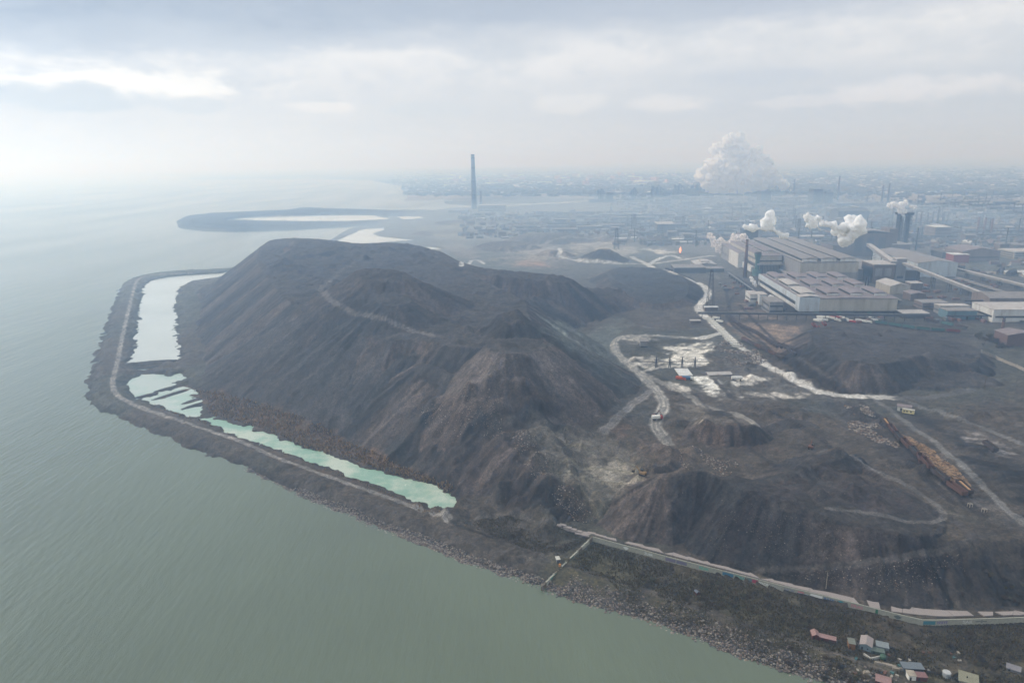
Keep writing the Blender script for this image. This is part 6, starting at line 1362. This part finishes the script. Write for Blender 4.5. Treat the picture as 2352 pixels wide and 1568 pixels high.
for k in range(5):
    b=MB();r=random.Random(k);twigs(b,0,0,0,1.5,1.9,26,r);o=b.build('bare_bush',BUSH[k%4]);bs.append(o)
reg=[([(1380,1262),(1600,1325),(1900,1400),(2160,1455),(2352,1450),(2352,1560),(2100,1500),(1850,1455),(1600,1395),(1420,1330)],190),([(1700,1450),(1900,1510),(2060,1575),(1960,1585),(1800,1530),(1660,1480)],36),([(2255,760),(2352,770),(2352,800),(2290,800),(2220,790)],44),([(2180,1320),(2352,1310),(2352,1390),(2200,1380)],16),([(1100,1205),(1330,1245),(1300,1275),(1150,1240)],12)]
i=0
for poly,n in reg:
    pp=pts_in(poly,n);zz=terrain(pp[:,0],pp[:,1]) if len(pp) else []
    far_=poly[0][0]==2255
    for p,z in zip(pp,zz):
        o=bs[i] if i<5 else bs[rd.randrange(5)].copy()
        if i>=5:COL.objects.link(o)
        s=rd.uniform(.6,1.6)*(2.4 if far_ else 1);o.location=(p[0],p[1],z-.1);o.scale=(s,s,s*rd.uniform(.7,1.1));o.rotation_euler=(0,0,rd.uniform(0,6.28))
        tag(o,'bare grey-brown bush in the thicket by the ruined workshop' if far_ else 'bare brown bush in the winter scrub below the painted wall','bush','bare bushes by the ruined workshop' if far_ else 'bare bushes below the painted wall');i+=1
def tufts(name,label,cat,poly,n,h0,h1,m_,q=None,noise_lo=.40):
    P=hit(poly)[:,:2];x0,y0=P.min(0);x1,y1=P.max(0);X_=np.array([rd.uniform(x0,x1) for _ in range(n*3)]);Y_=np.array([rd.uniform(y0,y1) for _ in range(n*3)]);m=inside(X_,Y_,P)&(fbm(X_/9,Y_/9,4,93)+np.random.RandomState(3).uniform(-.11,.11,len(X_))>noise_lo-.02);X_=X_[m][:n];Y_=Y_[m][:n];Z_=terrain(X_,Y_);V=[];F=[];c=0
    for x,y,z in zip(X_,Y_,Z_):
        if z<-.3:continue
        h=rd.uniform(h0,h1);k=3
        for j in range(k):
            a=rd.uniform(0,6.28);w=h*.28;lx,ly=rd.uniform(-.4,.4)*h,rd.uniform(-.4,.4)*h
            V+=[(x-w*math.cos(a),y-w*math.sin(a),z-.1),(x+w*math.cos(a),y+w*math.sin(a),z-.1),(x+lx+w*.4*math.cos(a),y+ly+w*.4*math.sin(a),z+h),(x+lx-w*.7*math.cos(a),y+ly-w*.7*math.sin(a),z+h*.85)];F.append((c,c+1,c+2,c+3));c+=4
    me=bpy.data.meshes.new(name);me.from_pydata(V,[],F);me.materials.append(m_);o=bpy.data.objects.new(name,me);COL.objects.link(o);return tag(o,label,cat,kind='stuff')
SCR=varmat('scrub_stems',[(88,80,62),(104,95,70),(74,67,56),(102,97,72),(86,74,62),(66,60,52)],rough=1);REED=varmat('reed_stems',[(138,112,86),(120,98,76),(156,130,98),(104,88,70),(130,114,90)],rough=1)
tufts('scrub','low winter scrub covering the bank below the painted wall','scrub',[(1365,1248),(1600,1312),(1900,1386),(2125,1440),(2352,1434),(2500,1440),(2500,1640),(2200,1570),(1950,1508),(1700,1432),(1500,1366),(1300,1300)],26000,.3,.9,SCR,noise_lo=.44)
tufts('scrub','thin scrub on the seaward side of the beach track','scrub',[(1400,1335),(1600,1400),(1800,1465),(2050,1550),(2120,1600),(1950,1580),(1800,1530),(1600,1455),(1450,1400)],8000,.3,.8,SCR,noise_lo=.5)
tufts('scrub','dry scrub on the flat between the shore track and the near cone','scrub',[(1060,1200),(1170,1182),(1280,1210),(1350,1240),(1280,1280),(1180,1250)],4000,.25,.7,SCR,noise_lo=.5)
tufts('reed_bed','rust-brown reeds between the heap foot and the turquoise pond','reeds',[(440,893),(500,900),(640,940),(760,990),(860,1040),(960,1085),(1040,1110),(1050,1150),(1000,1112),(940,1098),(870,1078),(790,1050),(700,1028),(610,985),(520,962),(478,950),(478,920)],15000,.8,2.0,REED,noise_lo=.38)
tufts('reed_bed','narrow fringe of reeds on the causeway side of the turquoise pond','reeds',[(345,925),(470,968),(560,1004),(700,1060),(800,1096),(930,1145),(1020,1176),(985,1176),(860,1122),(740,1076),(600,1022),(500,985),(380,945)],5000,.5,1.3,REED,noise_lo=.42)
# ------------------------------------------------------------------ steam
from mathutils import noise as mn
def plume(label,blobs,res,amp,sc_,dens,name='steam_plume',col=(1,1,1)):
    """blobs: (x,y,z,r) in metres"""
    bm=bmesh.new()
    for x,y,z,r in blobs:
        mtx=Matrix.Translation((x-blobs[0][0],y-blobs[0][1],z-blobs[0][2]))@Matrix.Diagonal((r,r,r,1));bmesh.ops.create_icosphere(bm,subdivisions=2,radius=1,matrix=mtx)
    me=bpy.data.meshes.new('tmp');bm.to_mesh(me);bm.free();o=bpy.data.objects.new('tmp',me);COL.objects.link(o)
    md=o.modifiers.new('r','REMESH');md.mode='VOXEL';md.voxel_size=res
    dg=bpy.context.evaluated_depsgraph_get();m2=bpy.data.meshes.new_from_object(o.evaluated_get(dg));bpy.data.objects.remove(o)
    n=len(m2.vertices);co=np.empty(n*3);no=np.empty(n*3);m2.vertices.foreach_get('co',co);m2.vertices.foreach_get('normal',no);co=co.reshape(-1,3);no=no.reshape(-1,3)
    d=np.zeros(n)
    for i in range(n):
        p=Vector(co[i]);v=0;a=1;f=1/sc_
        for k in range(5):
            v+=a*(2.4*abs(mn.noise(p*f+Vector((k*7.1,3,1)))))
            a*=.52;f*=2.1
        d[i]=v-.8
    co+=no*(d*amp)[:,None];m2.vertices.foreach_set('co',co.ravel());m2.polygons.foreach_set('use_smooth',[True]*len(m2.polygons));m2.update();m2.name=name
    m=bpy.data.materials.new('steam');m.use_nodes=True;nt=m.node_tree;nt.nodes.clear();oo=nt.nodes.new('ShaderNodeOutputMaterial')
    df=nt.nodes.new('ShaderNodeBsdfDiffuse');tr=nt.nodes.new('ShaderNodeBsdfTranslucent');tp_=nt.nodes.new('ShaderNodeBsdfTransparent');m1=nt.nodes.new('ShaderNodeMixShader');m3=nt.nodes.new('ShaderNodeMixShader')
    for q in(df,tr):q.inputs['Color'].default_value=(.97*col[0],.97*col[1],.97*col[2],1)
    m1.inputs[0].default_value=.45;nt.links.new(df.outputs[0],m1.inputs[1]);nt.links.new(tr.outputs[0],m1.inputs[2])
    tc=N(nt,'TexCoord').outputs['Object'];f=ramp(nt,noise(nt,2.2/sc_,6,.65,tc),[(.38,dens),(.62,0)]);nt.links.new(f,m3.inputs[0]);nt.links.new(m1.outputs[0],m3.inputs[1]);nt.links.new(tp_.outputs[0],m3.inputs[2]);nt.links.new(m3.outputs[0],oo.inputs['Surface'])
    m2.materials.clear();m2.materials.append(m);o=bpy.data.objects.new(name,m2);COL.objects.link(o);o.location=blobs[0][:3];return tag(o,label,'steam')
def pb(base,lst,zb=6):
    """blobs sighted as (u, v, radius px, depth shift) in the plane through the source"""
    P=G(*base,zb) if len(base)==2 else base;D=math.hypot(P[0],P[1]);out=[]
    for e in lst:
        u,v,r=e[:3];dd=e[3] if len(e)>3 else 0;d=ray(u,v);k=(P[1]+dd)/d[1];out.append((d[0]*k,P[1]+dd,HC+d[2]*k,r/FL*math.hypot(d[0]*k,P[1]+dd)))
    return out
B=pb((1822,446),[(1816,438,3),(1806,431,5),(1795,424,8),(1783,416,11),(1770,408,15,20),(1754,402,20,0),(1736,398,26,-20),(1712,400,32,0),(1688,408,30,30),(1660,414,28),(1640,410,24,20),(1626,400,18),(1660,385,28,-30),(1690,372,28),(1716,380,24,20),(1735,362,17),(1740,374,16),(1665,360,20),(1652,345,15,10),(1676,340,20,-10),(1694,330,17),(1692,318,11),(1640,432,14),(1700,428,18),(1670,432,18),(1740,420,16),(1645,390,22),(1625,415,12)])
plume('huge white steam cloud billowing over the far works',B,5.0,22,52,.0)
B=pb(fw(176,400,22)[:2],[(1936.5,571,2.2),(1936,566,3.4),(1937,560,5),(1939,553,7),(1943,546,9),(1950,538,12,4),(1960,530,14),(1968,520,13,-4),(1954,524,13),(1938,531,12,5),(1926,524,9),(1913,517,7),(1900,512,6),(1888,509,5),(1880,505,4.5),(1965,508,9),(1975,528,10),(1958,508,8)])
plume('large steam jet leaving the stack between the two tall halls',B,.7,2.2,7,.22)
B=pb(fw(120,620,30)[:2],[(1887,530,4),(1877,524,5),(1870,517,6),(1864,508,6),(1857,498,6),(1850,491,5),(1862,496,5)])
plume('thin tilted puff of steam left of the large jet',B,.9,2.2,7,.6)
B=pb(fw(90,640,52)[:2],[(1757,534,4),(1760,527,6),(1762,519,7),(1764,511,7),(1766,503,7),(1770,495,6),(1768,488,5),(1776,528,7),(1786,534,7),(1797,537,6),(1806,539,4.5),(1748,526,5),(1738,526,6),(1728,524,5),(1716,523,4.5),(1708,520,3)])
plume('curling steam rising from the square cooling tower',B,.8,2.0,7,.35)
B=pb((q1(1465,606)[0]+4,q1(0,606)[1]),[(2072,490,4),(2070,485,6),(2076,486,5),(2066,479,4),(2058,472,5),(2050,470,5),(2042,471,4),(2072,470,6),(2079,466,5),(2094,475,3.5),(2104,476,3)])
plume('small steam caps over the black twin tower',B,.9,2.6,7,.4)
B=pb((1670,590),[(1667,583,5),(1660,577,7),(1652,570,8),(1643,560,8),(1636,549,6),(1630,541,5),(1668,566,8),(1680,560,10),(1690,552,12),(1702,549,9),(1712,550,6),(1655,556,9),(1676,575,6)])
plume('drifting brownish steam left of the brick chimney',B,1.0,3.2,10,.95,col=(1,.93,.88))
B=pb((q1(410,880)),[(1735,655,3),(1732,649,4),(1728,643,4),(1726,638,3)])
plume('small steam wisp above the white pump house',B,.4,1.2,4,.7)
B=pb((q1(560,1010)),[(1788,695,3),(1782,690,4),(1775,685,4.5),(1768,681,3)])
plume('small steam wisp over the grey filter house',B,.4,1.2,4,.7)
B=pb((1590,455),[(1590,424,2),(1584,421,2.5),(1577,418,2.5),(1571,412,2)])
plume('faint orange-tinted steam streak over the furnace line',B,2,5,14,.8,col=(1,.95,.9))
# clean out empty

# smoke bank added over the works plain to thicken the haze there
bm=bmesh.new();bmesh.ops.create_icosphere(bm,subdivisions=4,radius=1)
for v in bm.verts:
    n_=1+.22*mn.noise(v.co*2.1)+.1*mn.noise(v.co*5);v.co=Vector((v.co.x*1050*n_,v.co.y*820*n_,v.co.z*95*n_))
me=bpy.data.meshes.new('smoke');bm.to_mesh(me);bm.free();me.polygons.foreach_set('use_smooth',[True]*len(me.polygons));o=bpy.data.objects.new('smoke',me);COL.objects.link(o);o.location=(360,1790,10)
m=bpy.data.materials.new('added_smoke_haze');m.use_nodes=True;nt=m.node_tree;nt.nodes.clear();oo=nt.nodes.new('ShaderNodeOutputMaterial');pv=nt.nodes.new('ShaderNodeVolumePrincipled')
pv.inputs['Color'].default_value=(.58,.78,1,1);pv.inputs['Absorption Color'].default_value=(1,1,1,1);pv.inputs['Density'].default_value=5.5e-4;pv.inputs['Anisotropy'].default_value=.4;nt.links.new(pv.outputs[0],oo.inputs['Volume']);me.materials.append(m)
tag(o,'thin blue smoky haze added low over the works plain behind the heaps','smoke',kind='stuff')

for i,(x,y,w_,rz) in enumerate(((470,330,5,-.4),(905,400,4,-.5),(610,330,3.5,1.0),(1000,560,5,-.3),(1330,560,6,-.2),(1600,600,4,.4),(1990,560,7,-.7),(2090,610,5,.8),(300,250,4,-.3))):
    P=H1(qs(x,y));t=thing('board_fence','short run of leaning dark boards '+('left of the orange-fronted hut','right of the green tank','before the blue-walled house','left of the corrugated shed','right of the dark red shed','beside the eight-sided cabin','on the bank left of the canvas-roofed hut','below the canvas-roofed hut','below the long dark-red hut')[i],'fence',P,rz);b=MB()
    b.box(0,w_,0,.06,.3,.45).box(0,w_,0,.06,1.0,1.15).build('rail',mat('old_boards',(78,72,66),.9,0,.3,2),t)
    for k in range(int(w_/.5)):
        if rd.random()<.85:o=MB().box(k*.5,k*.5+.4,-.05,-.005,0,rd.uniform(1.1,1.5)).build('board',mat('old_boards',(78,72,66)),t);o.rotation_euler=(0,rd.uniform(-.05,.05),0)
for i in range(26):
    P=H1(qs(rd.choice((560,900,1010,1350,1180,1620))+rd.uniform(-60,60),rd.uniform(330,600)));o=tag(MB().prism([(-.7,-.3),(.6,-.4),(.8,.4),(-.5,.5)],-.2,rd.uniform(.2,.7)).build('junk_heap',rd.choice((RUST,CONC,DKGR,TEAL))),'small heap of junk lying among the beach huts','junk','junk among the beach huts');o.location=P;o.rotation_euler=(0,0,rd.uniform(0,6))
